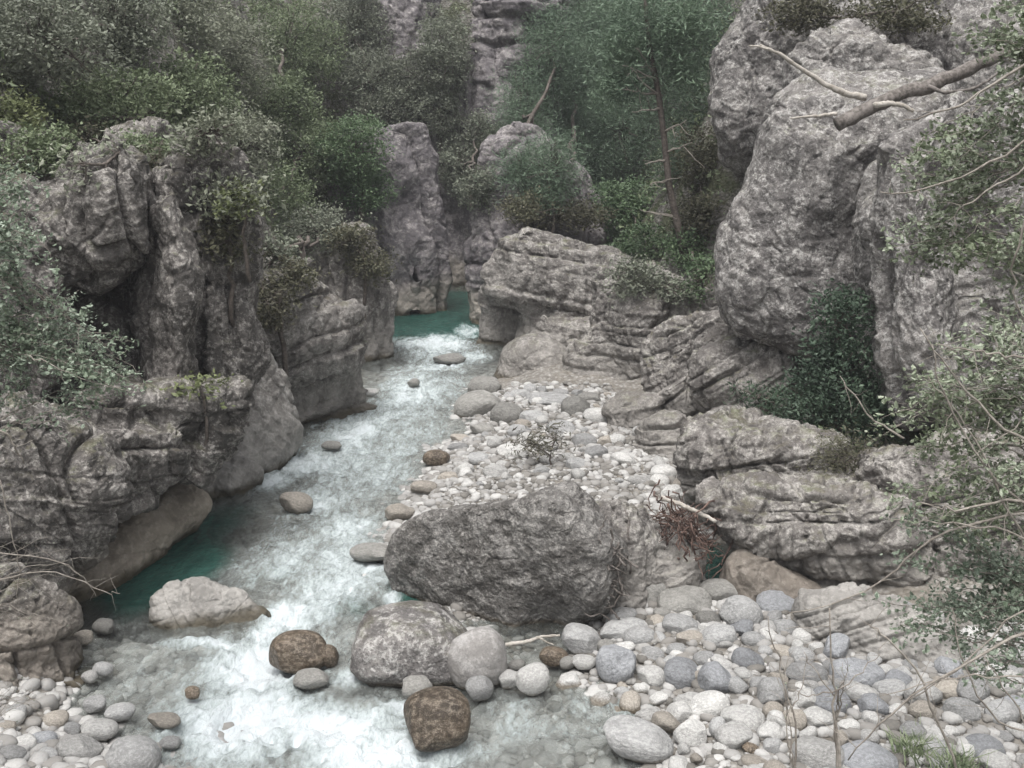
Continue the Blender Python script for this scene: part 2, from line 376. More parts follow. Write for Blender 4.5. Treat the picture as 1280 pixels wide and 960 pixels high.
# ------------------------------------------------------------ river corridor, bed, hills: one ground sheet
left_px = [(40, 960), (110, 860), (75, 790), (80, 765), (150, 740), (200, 680), (255, 630), (300, 600), (345, 570), (375, 535), (455, 528), (458, 475),
           (482, 450), (492, 408), (550, 403), (552, 374)]
right_px = [(585, 374), (592, 400), (612, 445), (650, 492), (760, 502), (862, 590), (890, 650), (905, 740), (1000, 765), (1150, 850), (1290, 905)]
corr = [(-7, -25), (-6.6, 8)] + [tuple(G(*p)[:2]) for p in left_px] + [(-1.2, 60), (0.2, 60)][:0] + [tuple(G(*p)[:2]) for p in right_px] + [(6.0, 10), (5.2, 4), (6.5, -25)]
corr = np.array(corr)
def pxpoly(L): return np.array([G(*p)[:2] for p in L])
bar = pxpoly([(855, 1010), (850, 935), (815, 888), (770, 868), (722, 846), (690, 815), (600, 792), (540, 770), (495, 735), (500, 690), (505, 640), (540, 590), (560, 560), (600, 540), (575, 515), (610, 480),
              (700, 440), (1000, 480), (1400, 700), (1500, 960), (1500, 1010)])
barL = pxpoly([(-300, 960), (-300, 700), (40, 740), (62, 800), (60, 870), (92, 912), (185, 945), (225, 1000), (200, 1100), (-300, 1100)])
pools = [(*G(215, 700)[:2], 1.15, 1.3), (*G(165, 735)[:2], 1.0, 1.3), (*G(270, 650)[:2], 0.95, 0.8), (*G(545, 395)[:2], 4.5, 1.6), (*G(570, 380)[:2], 4., 1.5),
         (*G(885, 705)[:2], 0.9, 1.4), (*G(512, 735)[:2], 0.7, 1.2), (*G(650, 790)[:2], 0.9, 0.35), (*G(720, 775)[:2], 0.7, 0.3)]
def gz(x, y, fine=True):
    x = np.atleast_1d(np.asarray(x, float)); y = np.atleast_1d(np.asarray(y, float)); P = np.stack([x, y], 1)
    dc = poly_sdf(P, corr); d = np.minimum(poly_sdf(P, bar), poly_sdf(P, barL))
    P3 = np.stack([x, y, x * 0], 1)
    d = d + 0.35 * fbm(P3, 0.9, 3, seed=3) + 0.12 * fbm(P3, 3.2, 2, seed=4)
    z = wz(y) + np.clip(-d * 0.22, -0.36, 0.30) + 0.05 * fbm(P3, 2.0, 3, seed=5)
    for (cx, cy, r, dep) in pools:
        z -= dep * np.exp(-((x - cx) ** 2 + (y - cy) ** 2) / r ** 2)
    off = np.where(x < -0.5, 1.3, 1.8 + 2.4 * smoothstep(15, 20, y)) + 3 * smoothstep(44, 48, y)
    hh = np.clip(dc - off, 0, None)
    z += np.clip(dc, 0, 2) * 0.25
    steep = 1.9 * np.minimum(hh, 9) + 0.8 * np.clip(hh - 9, 0, 30)
    near = np.clip((y - 2) / 10, 0.25, 1)
    z += steep * near * (1 + 0.25 * fbm(P3, 0.18, 3, seed=6)) + (hh > 0) * np.minimum(hh, 1) * 0.5 * fbm(P3, 0.8, 3, seed=7)
    return z
def axis(segs):
    out = []
    for a, b, s in segs: out += list(np.arange(a, b, s))
    return np.array(out + [segs[-1][1]])
ax_ = axis([(-400, -60, 20), (-60, -16, 1.5), (-16, -9, 0.35), (-9, 9, 0.11), (9, 16, 0.35), (16, 60, 1.5), (60, 400, 20)])
ay_ = axis([(-200, -20, 20), (-20, 10, 1), (10, 30, 0.11), (30, 56, 0.2), (56, 100, 1.0), (100, 500, 20)])
XX, YY = np.meshgrid(ax_, ay_, indexing='ij'); ZZ = gz(XX.ravel(), YY.ravel())
nx_, ny_ = XX.shape; I_ = np.arange(nx_ * ny_).reshape(nx_, ny_)
GF = np.stack([I_[:-1, :-1], I_[1:, :-1], I_[1:, 1:], I_[:-1, 1:]], -1).reshape(-1, 4)

g = N('riverbed_gravel_and_soil'); P = g.n('NewGeometry').outputs['Position']; geo = g.n('NewGeometry')
v = g.voro(P, 9); v2 = g.voro(P, 23); n1 = g.noise(P, 1.2, 5); n2 = g.noise(P, 6, 5)
sepc = g.n('SeparateColor'); g.set(sepc.inputs[0], v.outputs['Color'])
c = g.mix(sepc.outputs[0], (0.14, 0.13, 0.115), (0.34, 0.33, 0.31)); 
c = g.mix(g.math('MULTIPLY', g.step(v.outputs['Distance'], 0.25, 0.5), 0.5), c, (0.12, 0.105, 0.085))
c = g.mix(g.math('MULTIPLY', g.step(n1, 0.45, 0.65), 0.5), c, (0.17, 0.15, 0.12))
soil = g.mix(g.step(n2, 0.4, 0.65), (0.09, 0.083, 0.072), (0.20, 0.19, 0.175))
soil = g.mix(g.step(g.noise(P, 0.9, 5), 0.45, 0.6), soil, (0.06, 0.065, 0.035))
sp = g.n('SeparateXYZ'); g.set(sp.inputs[0], P)
hgt = g.math('SUBTRACT', sp.outputs[2], g.math('MULTIPLY', g.math('SUBTRACT', sp.outputs[1], 13.0), 0.018))
c = g.mix(g.step(hgt, 0.7, 1.3), c, soil)
bp = g.n('Bump', Strength=0.8, Distance=0.08); g.set(bp.inputs['Height'], g.math('SUBTRACT', g.math('MULTIPLY', n2, 0.6), v.outputs['Distance']))
pr = g.n('BsdfPrincipled', Roughness=0.85); g.set(pr.inputs['Base Color'], c); g.set(pr.inputs['Normal'], bp.outputs[0])
M['ground'] = g.done(pr.outputs[0])
ground = mesh_np('riverbed', np.stack([XX.ravel(), YY.ravel(), ZZ], 1), GF, M['ground'], origin=(0, 0, 0)); tag(ground, kind='structure')

# ------------------------------------------------------------ river water
wx_ = np.arange(-9.5, 8.6, 0.075); wy_ = axis([(-15, 9, 1.5), (9, 24, 0.05), (24, 60, 0.09)])
XX, YY = np.meshgrid(wx_, wy_, indexing='ij'); X, Y = XX.ravel(), YY.ravel(); P3 = np.stack([X, Y, X * 0], 1)
def blob(L, s=1.0):
    f = np.zeros(len(X))
    for px, py, rx, ry, a in L:
        c = G(px, py); dep = c[1]; e1 = G(px, py + ry); e2 = G(px, py - ry); ryw = abs(e2[1] - e1[1]) / 2; rxw = rx / F * dep * 1.05
        f = np.maximum(f, a * np.exp(-(((X - c[0]) / rxw) ** 2 + ((Y - c[1]) / ryw) ** 2) * s))
    return f
foam = blob([(x_, y_, r_, q_, 1.0) for x_, y_, r_, q_ in ((400, 828, 20, 14), (340, 838, 24, 10), (330, 790, 30, 14), (262, 806, 60, 8), (440, 850, 26, 16), (500, 884, 40, 12), (500, 925, 30, 14), (470, 706, 26, 8), (560, 456, 26, 5), (380, 640, 22, 6), (240, 878, 14, 7), (490, 750, 14, 16), (415, 562, 16, 5), (455, 535, 14, 10))] + [(x_, y_, r_, q_, 0.66) for x_, y_, r_, q_ in ((545, 440, 45, 16), (525, 480, 60, 28), (480, 525, 60, 32), (430, 575, 65, 36), (400, 625, 60, 36), (425, 665, 75, 36), (425, 705, 85, 40), (390, 755, 75, 38), (340, 815, 95, 45), (300, 880, 125, 60), (420, 925, 160, 55), (250, 930, 80, 40), (350, 700, 80, 45))] + [(330, 830, 80, 45, 1.2), (300, 900, 105, 55, 1.25), (420, 915, 120, 42, 1.15), (470, 945, 120, 38, 1.15), (760, 890, 90, 40, 0.36), (650, 900, 70, 40, 0.36), (360, 770, 45, 30, 1.0), (420, 735, 70, 35, 0.8),
             (470, 720, 45, 20, 0.6), (440, 545, 60, 45, 0.8), (380, 580, 70, 22, 0.9), (340, 600, 40, 14, 0.9), (520, 490, 55, 40, 0.75), (545, 430, 55, 13, 1.0), (480, 590, 60, 40, 0.55),
             (540, 460, 50, 14, 0.6), (230, 870, 50, 60, 0.45), (430, 640, 60, 40, 0.35), (585, 415, 22, 12, 0.7), (560, 940, 70, 25, 0.6), (400, 660, 90, 60, 0.42), (440, 610, 80, 50, 0.5), (500, 530, 70, 60, 0.6), (400, 700, 110, 40, 0.5), (690, 900, 130, 45, 0.28), (200, 850, 90, 60, 0.3), (760, 870, 60, 25, 0.3), (590, 445, 25, 12, 0.7)])
deep = blob([(220, 695, 62, 45, 1.0), (175, 735, 55, 35, 1.1), (285, 645, 45, 22, 0.6), (545, 395, 60, 13, 1.2), (570, 378, 30, 12, 1.2), (885, 705, 30, 40, 1.2), (512, 742, 22, 22, 0.9),
             (150, 830, 55, 40, 0.25), (340, 720, 60, 30, 0.4), (440, 760, 60, 25, 0.45)])
dq = wz(Y) - gz(X, Y); deep = np.maximum(deep, 0.95 * smoothstep(0.35, 1.6, dq)); foam = foam * (1 - 0.85 * blob([(240, 690, 70, 45, 1.0), (175, 735, 60, 30, 1), (545, 393, 60, 9, 1.0), (570, 376, 40, 12, 1)]))
Z = wz(Y)
amp = 0.012 + 0.17 * np.clip(foam, 0, 1) + 0.02 * np.clip(1 - deep, 0, 1)
Pw = P3.copy(); Pw[:, 1] *= 0.7
Z = Z + amp * (fbm(Pw, 1.3, 3, 0.5, seed=11) + 0.6 * fbm(Pw, 4.5, 3, 0.6, seed=12, ridge=True)) + 0.012 * fbm(P3, 9, 2, seed=13)
I_ = np.arange(XX.size).reshape(XX.shape)
WF = np.stack([I_[:-1, :-1], I_[1:, :-1], I_[1:, 1:], I_[:-1, 1:]], -1).reshape(-1, 4)
g = N('river_water'); P = g.n('NewGeometry').outputs['Position']
fa = g.n('Attribute', attribute_name='foam').outputs['Fac']; da = g.n('Attribute', attribute_name='deep').outputs['Fac']
Pf = g.map(P, (1.0, 0.45, 1.0), rot=(0, 0, 0.12))
w1 = g.noise(Pf, 1.6, 6, 0.62, 1.2); w2 = g.noise(Pf, 5.5, 6, 0.7, 1.0); w3 = g.noise(Pf, 17, 5, 0.65, 0.5)
tot = g.math('ADD', g.math('MULTIPLY', w1, 0.45), g.math('ADD', g.math('MULTIPLY', w2, 0.4), g.math('MULTIPLY', w3, 0.3)))
ff = g.math('ADD', g.math('MULTIPLY', fa, 0.74), g.math('MULTIPLY', g.math('SUBTRACT', tot, 0.575), 1.75))
fm = g.math('MULTIPLY', g.step(ff, 0.14, 0.74), g.step(fa, 0.03, 0.3))
rip = g.math('MULTIPLY', g.math('MULTIPLY', g.step(w2, 0.57, 0.66), g.step(w3, 0.46, 0.6)), 0.0)
bw = g.math('ADD', g.math('MULTIPLY', w2, 0.6), g.math('MULTIPLY', w3, 0.35))
bp = g.n('Bump', Strength=0.8, Distance=0.13); g.set(bp.inputs['Height'], bw)
tr = g.n('BsdfTransparent'); g.set(tr.inputs[0], (0.95, 0.975, 0.96))
df = g.n('BsdfDiffuse'); g.set(df.inputs[0], g.mix(g.step(w1, 0.35, 0.65), (0.016, 0.060, 0.048), (0.030, 0.092, 0.075))); g.set(df.inputs['Normal'], bp.outputs[0])
dd = g.math('ADD', da, g.math('MULTIPLY', g.math('SUBTRACT', w1, 0.5), 0.5))
milk = g.n('BsdfDiffuse'); g.set(milk.inputs[0], (0.41, 0.44, 0.42)); g.set(milk.inputs['Normal'], bp.outputs[0])
mt = g.n('MixShader'); g.set(mt.inputs[0], g.math('ADD', 0.09, g.math('MULTIPLY', g.step(ff, -0.1, 0.4), 0.35))); g.set(mt.inputs[1], tr.outputs[0]); g.set(mt.inputs[2], milk.outputs[0])
m1 = g.n('MixShader'); g.set(m1.inputs[0], g.math('MULTIPLY', g.step(dd, 0.2, 0.85), 0.96)); g.set(m1.inputs[1], mt.outputs[0]); g.set(m1.inputs[2], df.outputs[0])
gl = g.n('BsdfGlossy', Roughness=0.12); g.set(gl.inputs['Normal'], bp.outputs[0])
fr = g.n('Fresnel', IOR=1.33); g.set(fr.inputs['Normal'], bp.outputs[0])
m2 = g.n('MixShader'); g.set(m2.inputs[0], fr.outputs[0]); g.set(m2.inputs[1], m1.outputs[0]); g.set(m2.inputs[2], gl.outputs[0])
fo = g.n('BsdfDiffuse'); g.set(fo.inputs['Normal'], bp.outputs[0])
g.set(fo.inputs[0], g.mix(g.step(ff, 0.3, 0.85), (0.43, 0.495, 0.50), (0.60, 0.645, 0.665)))
m3 = g.n('MixShader'); g.set(m3.inputs[0], g.math('MULTIPLY', fm, 0.93)); g.set(m3.inputs[1], m2.outputs[0]); g.set(m3.inputs[2], fo.outputs[0])
M['water'] = g.done(m3.outputs[0])
water = mesh_np('river_water', np.stack([X, Y, Z], 1), WF, M['water'], attrs={'foam': foam, 'deep': deep}, origin=(0, 0, 0)); tag(water, kind='structure')
print('ground, water', time.time() - T0)

# ------------------------------------------------------------ cliffs and outcrops
S = Slab
mass('rock_cliff', 'dark weathered rock wall filling the lower left edge beside the pebble shore', 'rock cliff', 'left', [
    S([(-260, 470), (0, 485), (70, 500), (125, 560), (150, 640), (120, 690), (60, 735), (10, 770), (-260, 800)], 15.6, yaw=35, lean=8, T=3.5, k=0.6, bulge=0.6),
    S([(-260, 700), (20, 735), (75, 765), (108, 820), (122, 870), (105, 905), (40, 925), (-60, 960), (-260, 960)], 13.9, yaw=35, lean=20, T=3, k=0.5, bulge=0.3)],
    seed=1, bed=(0, 12, 0.9, 0.12), blocks=0.14, rough=0.75)
mass('rock_ledge', 'squarish overhanging rock block jutting above the green pool', 'rock ledge', 'left', [
    S([(128, 548), (180, 540), (232, 545), (238, 600), (200, 628), (155, 652), (140, 620)], 17.9, yaw=38, lean=-10, T=3.0, k=0.25, bulge=0.2),
    S([(225, 500), (300, 485), (300, 540), (250, 600), (232, 600)], 19.4, yaw=48, lean=-8, T=3, k=0.3, bulge=0.3),
    S([(120, 500), (235, 505), (236, 545), (130, 550)], 18.6, yaw=38, lean=10, T=3, k=0.25, bulge=0.2)],
    seed=2, bed=(20, 8, 0.6, 0.10), blocks=0.12, rough=0.6, lumps=0.1)
mass('polished_rock', 'brown water polished rock foot curving under the overhang into the green pool', 'polished rock', 'foot', [
    S([(50, 770), (105, 690), (170, 640), (240, 600), (262, 612), (258, 645), (205, 690), (158, 742), (100, 790)], 18.9, yaw=62, lean=12, T=3, k=0.6, bulge=0.5)],
    seed=3, rough=0.5, lumps=0.2)
mass('rock_buttress', 'blunt dark rock buttress over a shadowed recess, behind the left leafy bush', 'rock buttress', 'left', [
    S([(70, 230), (95, 190), (150, 175), (180, 200), (192, 250), (194, 320), (160, 330), (130, 352), (85, 340), (60, 300)], 19.6, yaw=25, lean=-3, T=5, k=0.7, bulge=0.8),
    S([(40, 330), (150, 340), (190, 325), (205, 420), (225, 510), (150, 540), (60, 520), (20, 430)], 21.0, yaw=35, lean=4, T=3.5, k=0.3, bulge=0.1),
    S([(-260, 240), (40, 220), (80, 300), (90, 420), (60, 520), (-260, 520)], 18.6, yaw=30, lean=10, T=4, k=0.7, bulge=0.3)],
    seed=4, fiss=0.2, rough=0.75, fis=0.9)
mass('rock_cliff', 'dark recessed rock wall behind the pillars of the left cliff', 'rock cliff', 'left', [
    S([(-260, 150), (60, 150), (200, 165), (290, 190), (328, 280), (336, 420), (335, 520), (200, 570), (-260, 570)], 24.0, yaw=35, lean=5, T=5, k=0.6, bulge=0.3)],
    seed=34, fiss=0.26, bed=(40, 15, 0.9, 0.08), blocks=0.06, rough=0.8)
mass('rock_pillar', 'slender rounded rock pillar with a pale ridge standing in the middle of the left cliff', 'rock pillar', 'left', [
    S([(192, 250), (215, 240), (232, 290), (243, 350), (240, 420), (252, 480), (235, 515), (200, 505), (196, 430), (188, 380), (195, 320)], 19.9, yaw=30, lean=2, T=3, k=0.45, bulge=0.6)],
    seed=5, fiss=0.10, rough=0.6, lumps=0.12)
mass('rock_pillar', 'broad cracked pillar with a dark vertical slot on the left cliff', 'rock pillar', 'left', [
    S([(222, 215), (262, 175), (300, 205), (318, 262), (318, 330), (312, 400), (322, 450), (300, 490), (262, 492), (244, 420), (246, 340), (230, 280)], 21.6, yaw=42, lean=3, T=4, k=0.4, bulge=0.5),
    S([(277, 408), (289, 405), (292, 470), (279, 482)], 20.2, yaw=42, lean=3, T=2.6, k=0.08, bulge=0, sub=True)],
    seed=6, bed=(0, 5, 0.8, 0.08), blocks=0.10, fiss=0.14, rough=0.75, lumps=0.12)
mass('rock_slab', 'smooth pale diagonal rock slab sliding down into the white water on the left bank', 'rock slab', 'pale', [
    S([(315, 455), (340, 440), (365, 470), (372, 540), (350, 570), (318, 600), (285, 622), (255, 632), (248, 600), (290, 560), (300, 500)], 23.6, yaw=58, lean=18, T=3, k=0.5, bulge=0.3),
    S([(283, 588), (305, 575), (325, 592), (300, 612), (280, 615)], 22.6, yaw=50, lean=20, T=1.5, k=0.3, bulge=0.2)],
    seed=7, bed=(60, 55, 0.5, 0.05), rough=0.55, lumps=0.12)
mass('rock_outcrop', 'rounded outcrop of thick tilted layers over the left side of the rapids', 'rock outcrop', 'grey', [
    S([(330, 345), (375, 325), (405, 352), (432, 370), (452, 400), (456, 440), (450, 470), (415, 480), (370, 485), (340, 470), (318, 430)], 27.6, yaw=42, lean=-2, T=4, k=0.6, bulge=0.7),
    S([(360, 450), (452, 455), (456, 525), (400, 530), (372, 538), (360, 500)], 28.0, yaw=48, lean=8, T=3.5, k=0.4, bulge=0.3)],
    seed=8, bed=(-80, 20, 0.55, 0.26), blocks=0.07, rough=0.6, lumps=0.15)
mass('rock_outcrop', 'narrow water worn rock rib between the layered left outcrop and upstream pool', 'rock outcrop', 'grey', [
    S([(425, 300), (462, 285), (478, 330), (488, 372), (492, 405), (486, 446), (470, 470), (440, 475), (430, 400)], 35.5, yaw=50, lean=4, T=4, k=0.5, bulge=0.5)],
    seed=9, fiss=0.14, rough=0.8, lumps=0.15)
mass('rock_wall', 'tall slab of violet grey rock with a speckled edge standing left of the narrow gap', 'rock wall', 'far', [
    S([(440, 175), (480, 160), (525, 160), (548, 215), (560, 300), (556, 412), (524, 414), (494, 414), (470, 405), (440, 300)], 43.0, yaw=25, lean=5, T=6, k=0.3, bulge=0.4),
    S([(518, 335), (523, 335), (525, 402), (519, 402)], 42.6, yaw=20, lean=3, T=2, k=0.1, bulge=0, sub=True)],
    seed=10, fiss=0.2, rough=0.6, lumps=0.25, fis=1.5)
mass('rock_wall', 'shaded back wall of the gorge closing off the narrow gap', 'rock wall', 'far', [
    S([(470, 90), (520, 60), (600, 60), (690, 180), (680, 300), (660, 380), (530, 385), (500, 300), (470, 180)], 50.5, yaw=-12, lean=8, T=6, k=0.6, bulge=0.3)],
    seed=11, fiss=0.25, rough=0.6, lumps=0.35, fis=1.5)
mass('rock_wall', 'rough right hand wall of the narrow gap sloping up beside the green pines', 'rock wall', 'far', [
    S([(598, 225), (606, 180), (640, 150), (700, 190), (740, 280), (740, 420), (660, 440), (634, 430), (606, 428), (590, 402), (583, 340), (592, 290)], 41.0, yaw=-18, lean=8, T=5, k=0.5, bulge=0.5)],
    seed=12, fiss=0.16, bed=(30, 10, 0.9, 0.08), rough=0.75, lumps=0.3)
mass('rock_cliff', 'bulging grey cliff with thin ledges on top and a square hollow beside the water', 'rock cliff', 'grey', [
    S([(625, 300), (650, 290), (700, 300), (760, 318), (800, 350), (800, 420), (740, 430), (700, 440), (655, 470), (640, 440), (655, 410), (652, 385), (615, 372), (608, 340)], 35.6, yaw=-16, lean=-2, T=5, k=0.5, bulge=0.5),
    S([(612, 370), (655, 370), (650, 420), (640, 442), (608, 440)], 37.3, yaw=-10, lean=0, T=3, k=0.2, bulge=0.1),
    S([(680, 400), (760, 410), (780, 500), (660, 500), (650, 450)], 34.0, yaw=-10, lean=6, T=3, k=0.5, bulge=0.3)],
    seed=13, bed=(60, 9, 0.8, 0.18), blocks=0.06, rough=0.7, lumps=0.25)
mass('rock_outcrop', 'smooth rounded grey rock hump at the far end of the gravel bar', 'rock outcrop', 'grey', [
    S([(622, 470), (640, 440), (662, 425), (690, 430), (722, 450), (740, 480), (745, 505), (690, 502), (640, 500), (620, 492)], 32.6, yaw=-5, lean=15, T=3, k=0.7, bulge=0.7)],
    seed=14, rough=0.5, lumps=0.12)
mass('rock_pillar', 'stack of rounded horizontal rock layers with a dark hollow at its foot, behind the gravel bar', 'rock pillar', 'grey', [
    S([(772, 385), (790, 373), (826, 378), (830, 400), (822, 450), (812, 505), (758, 506), (764, 440), (758, 410)], 30.9, yaw=-12, lean=4, T=3.5, k=0.45, bulge=0.5),
    S([(722, 440), (742, 418), (768, 425), (764, 500), (722, 502)], 31.3, yaw=-5, lean=8, T=2.5, k=0.4, bulge=0.4)],
    seed=15, bed=(30, 3, 0.45, 0.12), rough=0.7, lumps=0.10)
mass('rock_ledge', 'steeply tilted rock slabs between the gravel bar and the huge rounded rock', 'rock ledge', 'grey', [
    S([(812, 430), (840, 405), (880, 395), (920, 405), (900, 440), (860, 470), (900, 510), (880, 540), (835, 510), (815, 480)], 27.0, yaw=-20, lean=8, T=3.5, k=0.35, bulge=0.3),
    S([(868, 455), (905, 425), (950, 415), (1010, 425), (1040, 500), (980, 530), (900, 525), (880, 490)], 24.8, yaw=-15, lean=14, T=4, k=0.4, bulge=0.4)],
    seed=16, bed=(-70, 32, 0.5, 0.14), blocks=0.08, rough=1.0, lumps=0.15)
mass('rock_bank', 'shaded rock bank behind the tilted slabs, under the green bushes', 'rock bank', 'grey', [
    S([(735, 350), (800, 335), (860, 350), (910, 390), (1010, 425), (1110, 420), (1110, 570), (900, 560), (800, 530), (735, 510)], 30.5, yaw=-18, lean=10, T=4, k=0.5, bulge=0.3)],
    seed=35, bed=(-70, 25, 0.7, 0.12), blocks=0.08, rough=1.2)
mass('rock_outcrop', 'low layered rock lump at the right edge of the gravel bar', 'rock outcrop', 'grey', [
    S([(765, 515), (785, 502), (820, 505), (828, 530), (800, 555), (768, 545)], 26.6, yaw=-10, lean=10, T=1.8, k=0.3, bulge=0.4),
    S([(792, 560), (800, 535), (840, 520), (875, 535), (880, 590), (845, 592), (795, 580)], 24.4, yaw=-15, lean=12, T=2.2, k=0.3, bulge=0.4)],
    seed=17, bed=(-60, 14, 0.4, 0.12), rough=0.8, lumps=0.08)
mass('rock_outcrop', 'large layered outcrop with a lichen covered top, overhanging the driftwood tangle', 'rock outcrop', 'grey', [
    S([(860, 570), (868, 540), (905, 525), (950, 520), (1010, 545), (1060, 560), (1075, 600), (1070, 640), (1000, 650), (900, 645), (868, 620)], 19.8, yaw=-12, lean=8, T=4, k=0.45, bulge=0.5),
    S([(880, 625), (1080, 625), (1140, 680), (1140, 790), (1060, 775), (1005, 752), (960, 710), (915, 668)], 17.0, yaw=-18, lean=-2, T=3.5, k=0.35, bulge=0.3)],
    seed=18, bed=(-75, 9, 0.42, 0.13), blocks=0.06, rough=1.0, lumps=0.12)
mass('polished_rock', 'smooth brown rock foot under the layered outcrop beside the small green pool', 'polished rock', 'warm', [
    S([(897, 735), (905, 705), (928, 690), (960, 705), (1015, 745), (1040, 790), (960, 800), (900, 785)], 16.7, yaw=-20, lean=10, T=2.5, k=0.4, bulge=0.4)],
    seed=19, rough=0.5, lumps=0.08)
mass('rock_cliff', 'huge rounded speckled rock face with a dead log on its top', 'rock cliff', 'lump', [
    S([(1000, 120), (960, 150), (940, 210), (905, 280), (900, 350), (905, 390), (925, 412), (960, 415), (1000, 432), (1060, 425), (1100, 400), (1110, 340), (1120, 250), (1180, 190), (1180, 120), (1080, 105)], 24.0, yaw=-14, lean=3, T=6, k=0.55, bulge=0.9),
    S([(975, 120), (1010, 95), (1180, 95), (1190, 180), (1000, 180)], 25.0, yaw=-8, lean=45, T=4, k=0.5, bulge=0.4)],
    seed=20, fiss=0.04, rough=0.6, lumps=0.25, fis=2.2)
mass('rock_outcrop', 'domed lichen spotted rock sitting on top of the huge rounded rock behind the dead log', 'rock outcrop', 'lump', [
    S([(1005, 75), (1030, 48), (1070, 42), (1120, 60), (1160, 75), (1165, 115), (1090, 120), (1010, 112)], 27.0, yaw=-8, lean=15, T=3, k=0.5, bulge=0.5)],
    seed=21, bed=(0, 5, 0.5, 0.08), rough=1.1, lumps=0.15)
mass('rock_cliff', 'tall pale speckled cliff shoulder rising behind the huge rounded rock at the top right', 'rock cliff', 'lump', [
    S([(906, 60), (925, 10), (960, -60), (1420, -60), (1420, 220), (1000, 220), (915, 170), (905, 120)], 30.5, yaw=-20, lean=10, T=6, k=0.8, bulge=0.7)],
    seed=22, fiss=0.12, rough=1.0, lumps=0.35, fis=1.8)
mass('rock_cliff', 'pale rounded rock face behind the leafy branches on the right edge', 'rock cliff', 'lump', [
    S([(1092, 260), (1110, 190), (1180, 150), (1200, 300), (1205, 420), (1210, 520), (1140, 520), (1105, 440), (1088, 360)], 19.5, yaw=-18, lean=0, T=5, k=0.6, bulge=0.6),
    S([(1190, 120), (1500, 60), (1500, 600), (1190, 600)], 19.0, yaw=-25, lean=4, T=5, k=0.6, bulge=0.5)],
    seed=23, fiss=0.16, rough=0.8, lumps=0.25, fis=1.4)
mass('rock_cliff', 'grey rock bank behind the tangle of twigs at the lower right edge', 'rock cliff', 'grey', [
    S([(1080, 560), (1500, 540), (1500, 880), (1250, 850), (1130, 810), (1060, 760)], 16.2, yaw=-28, lean=14, T=4, k=0.6, bulge=0.3)],
    seed=24, bed=(-60, 20, 0.5, 0.10), rough=1.1, lumps=0.2)
mass('rock_slab', 'flat cracked grey slab at the upper edge of the cobbles under the low branches', 'rock slab', 'pale', [
    S([(995, 780), (1005, 745), (1060, 738), (1120, 750), (1190, 785), (1300, 830), (1200, 856), (1100, 842), (1030, 835)], 15.0, yaw=-20, lean=35, T=2.2, k=0.2, bulge=0.2)],
    seed=25, bed=(-60, 25, 0.35, 0.07), rough=0.7, lumps=0.06)
mass('rock_tower', 'distant tower of stacked rock ledges high above the gorge at the top middle', 'rock tower', 'far', [
    S([(604, -80), (690, -80), (676, 60), (668, 140), (650, 200), (610, 260), (575, 210), (566, 165), (592, 130), (602, 80)], 51, yaw=-10, lean=10, T=6, k=0.5, bulge=0.5)],
    seed=26, bed=(20, 4, 1.1, 0.24), blocks=0.25, fis=2.4, rough=1.4, lumps=0.4)
mass('rock_tower', 'distant pale crag between the trees left of the stacked ledge tower', 'rock tower', 'far', [
    S([(440, -60), (535, -60), (535, 40), (560, 90), (550, 160), (500, 170), (470, 100)], 54, yaw=10, lean=12, T=6, k=0.6, bulge=0.5)],
    seed=27, fiss=0.4, fis=2.4, rough=1.5, lumps=0.5)
big = mass('boulder', 'biggest boulder, dark and angular with a pitted face, lying in the middle of the river', 'boulder', 'boulder', [
    S([(490, 705), (496, 672), (530, 644), (600, 630), (690, 632), (745, 690), (748, 765), (700, 798), (648, 820), (600, 804), (552, 778), (500, 752)], 16.75, yaw=-26, lean=-8, T=1.7, k=0.22, bulge=0.3, sl=0.5),
    S([(645, 650), (685, 622), (714, 612), (735, 640), (765, 660), (770, 770), (735, 790), (700, 804), (640, 790)], 16.6, yaw=20, lean=2, T=1.6, k=0.2, bulge=0.25, sl=0.5)],
    seed=28, h=0.08, rough=0.42, lumps=0.05)
mass('boulder', 'rough brownish grey boulder wedged against the right side of the biggest one', 'boulder', 'grey', [
    S([(735, 660), (760, 636), (805, 634), (822, 670), (820, 765), (760, 792), (735, 770)], 16.75, yaw=12, lean=4, T=1.8, k=0.2, bulge=0.3, sl=0.35),
    S([(795, 648), (838, 660), (876, 695), (890, 760), (820, 782), (795, 775)], 17.0, yaw=-2, lean=8, T=1.5, k=0.25, bulge=0.3, sl=0.4)],
    seed=36, h=0.08, rough=0.7, lumps=0.06)
mass('boulder', 'flat topped pale brown boulder with cracks standing at the end of the green pool', 'boulder', 'pale', [
    S([(194, 748), (214, 733), (250, 729), (300, 742), (330, 766), (326, 786), (290, 796), (238, 806), (214, 788), (195, 768)], 16.5, yaw=14, lean=38, T=0.9, k=0.16, bulge=0.12, sl=0.3)],
    seed=31, h=0.05, bed=(-60, 20, 0.45, 0.022), rough=0.5, lumps=0.04)
print('masses done', time.time() - T0)
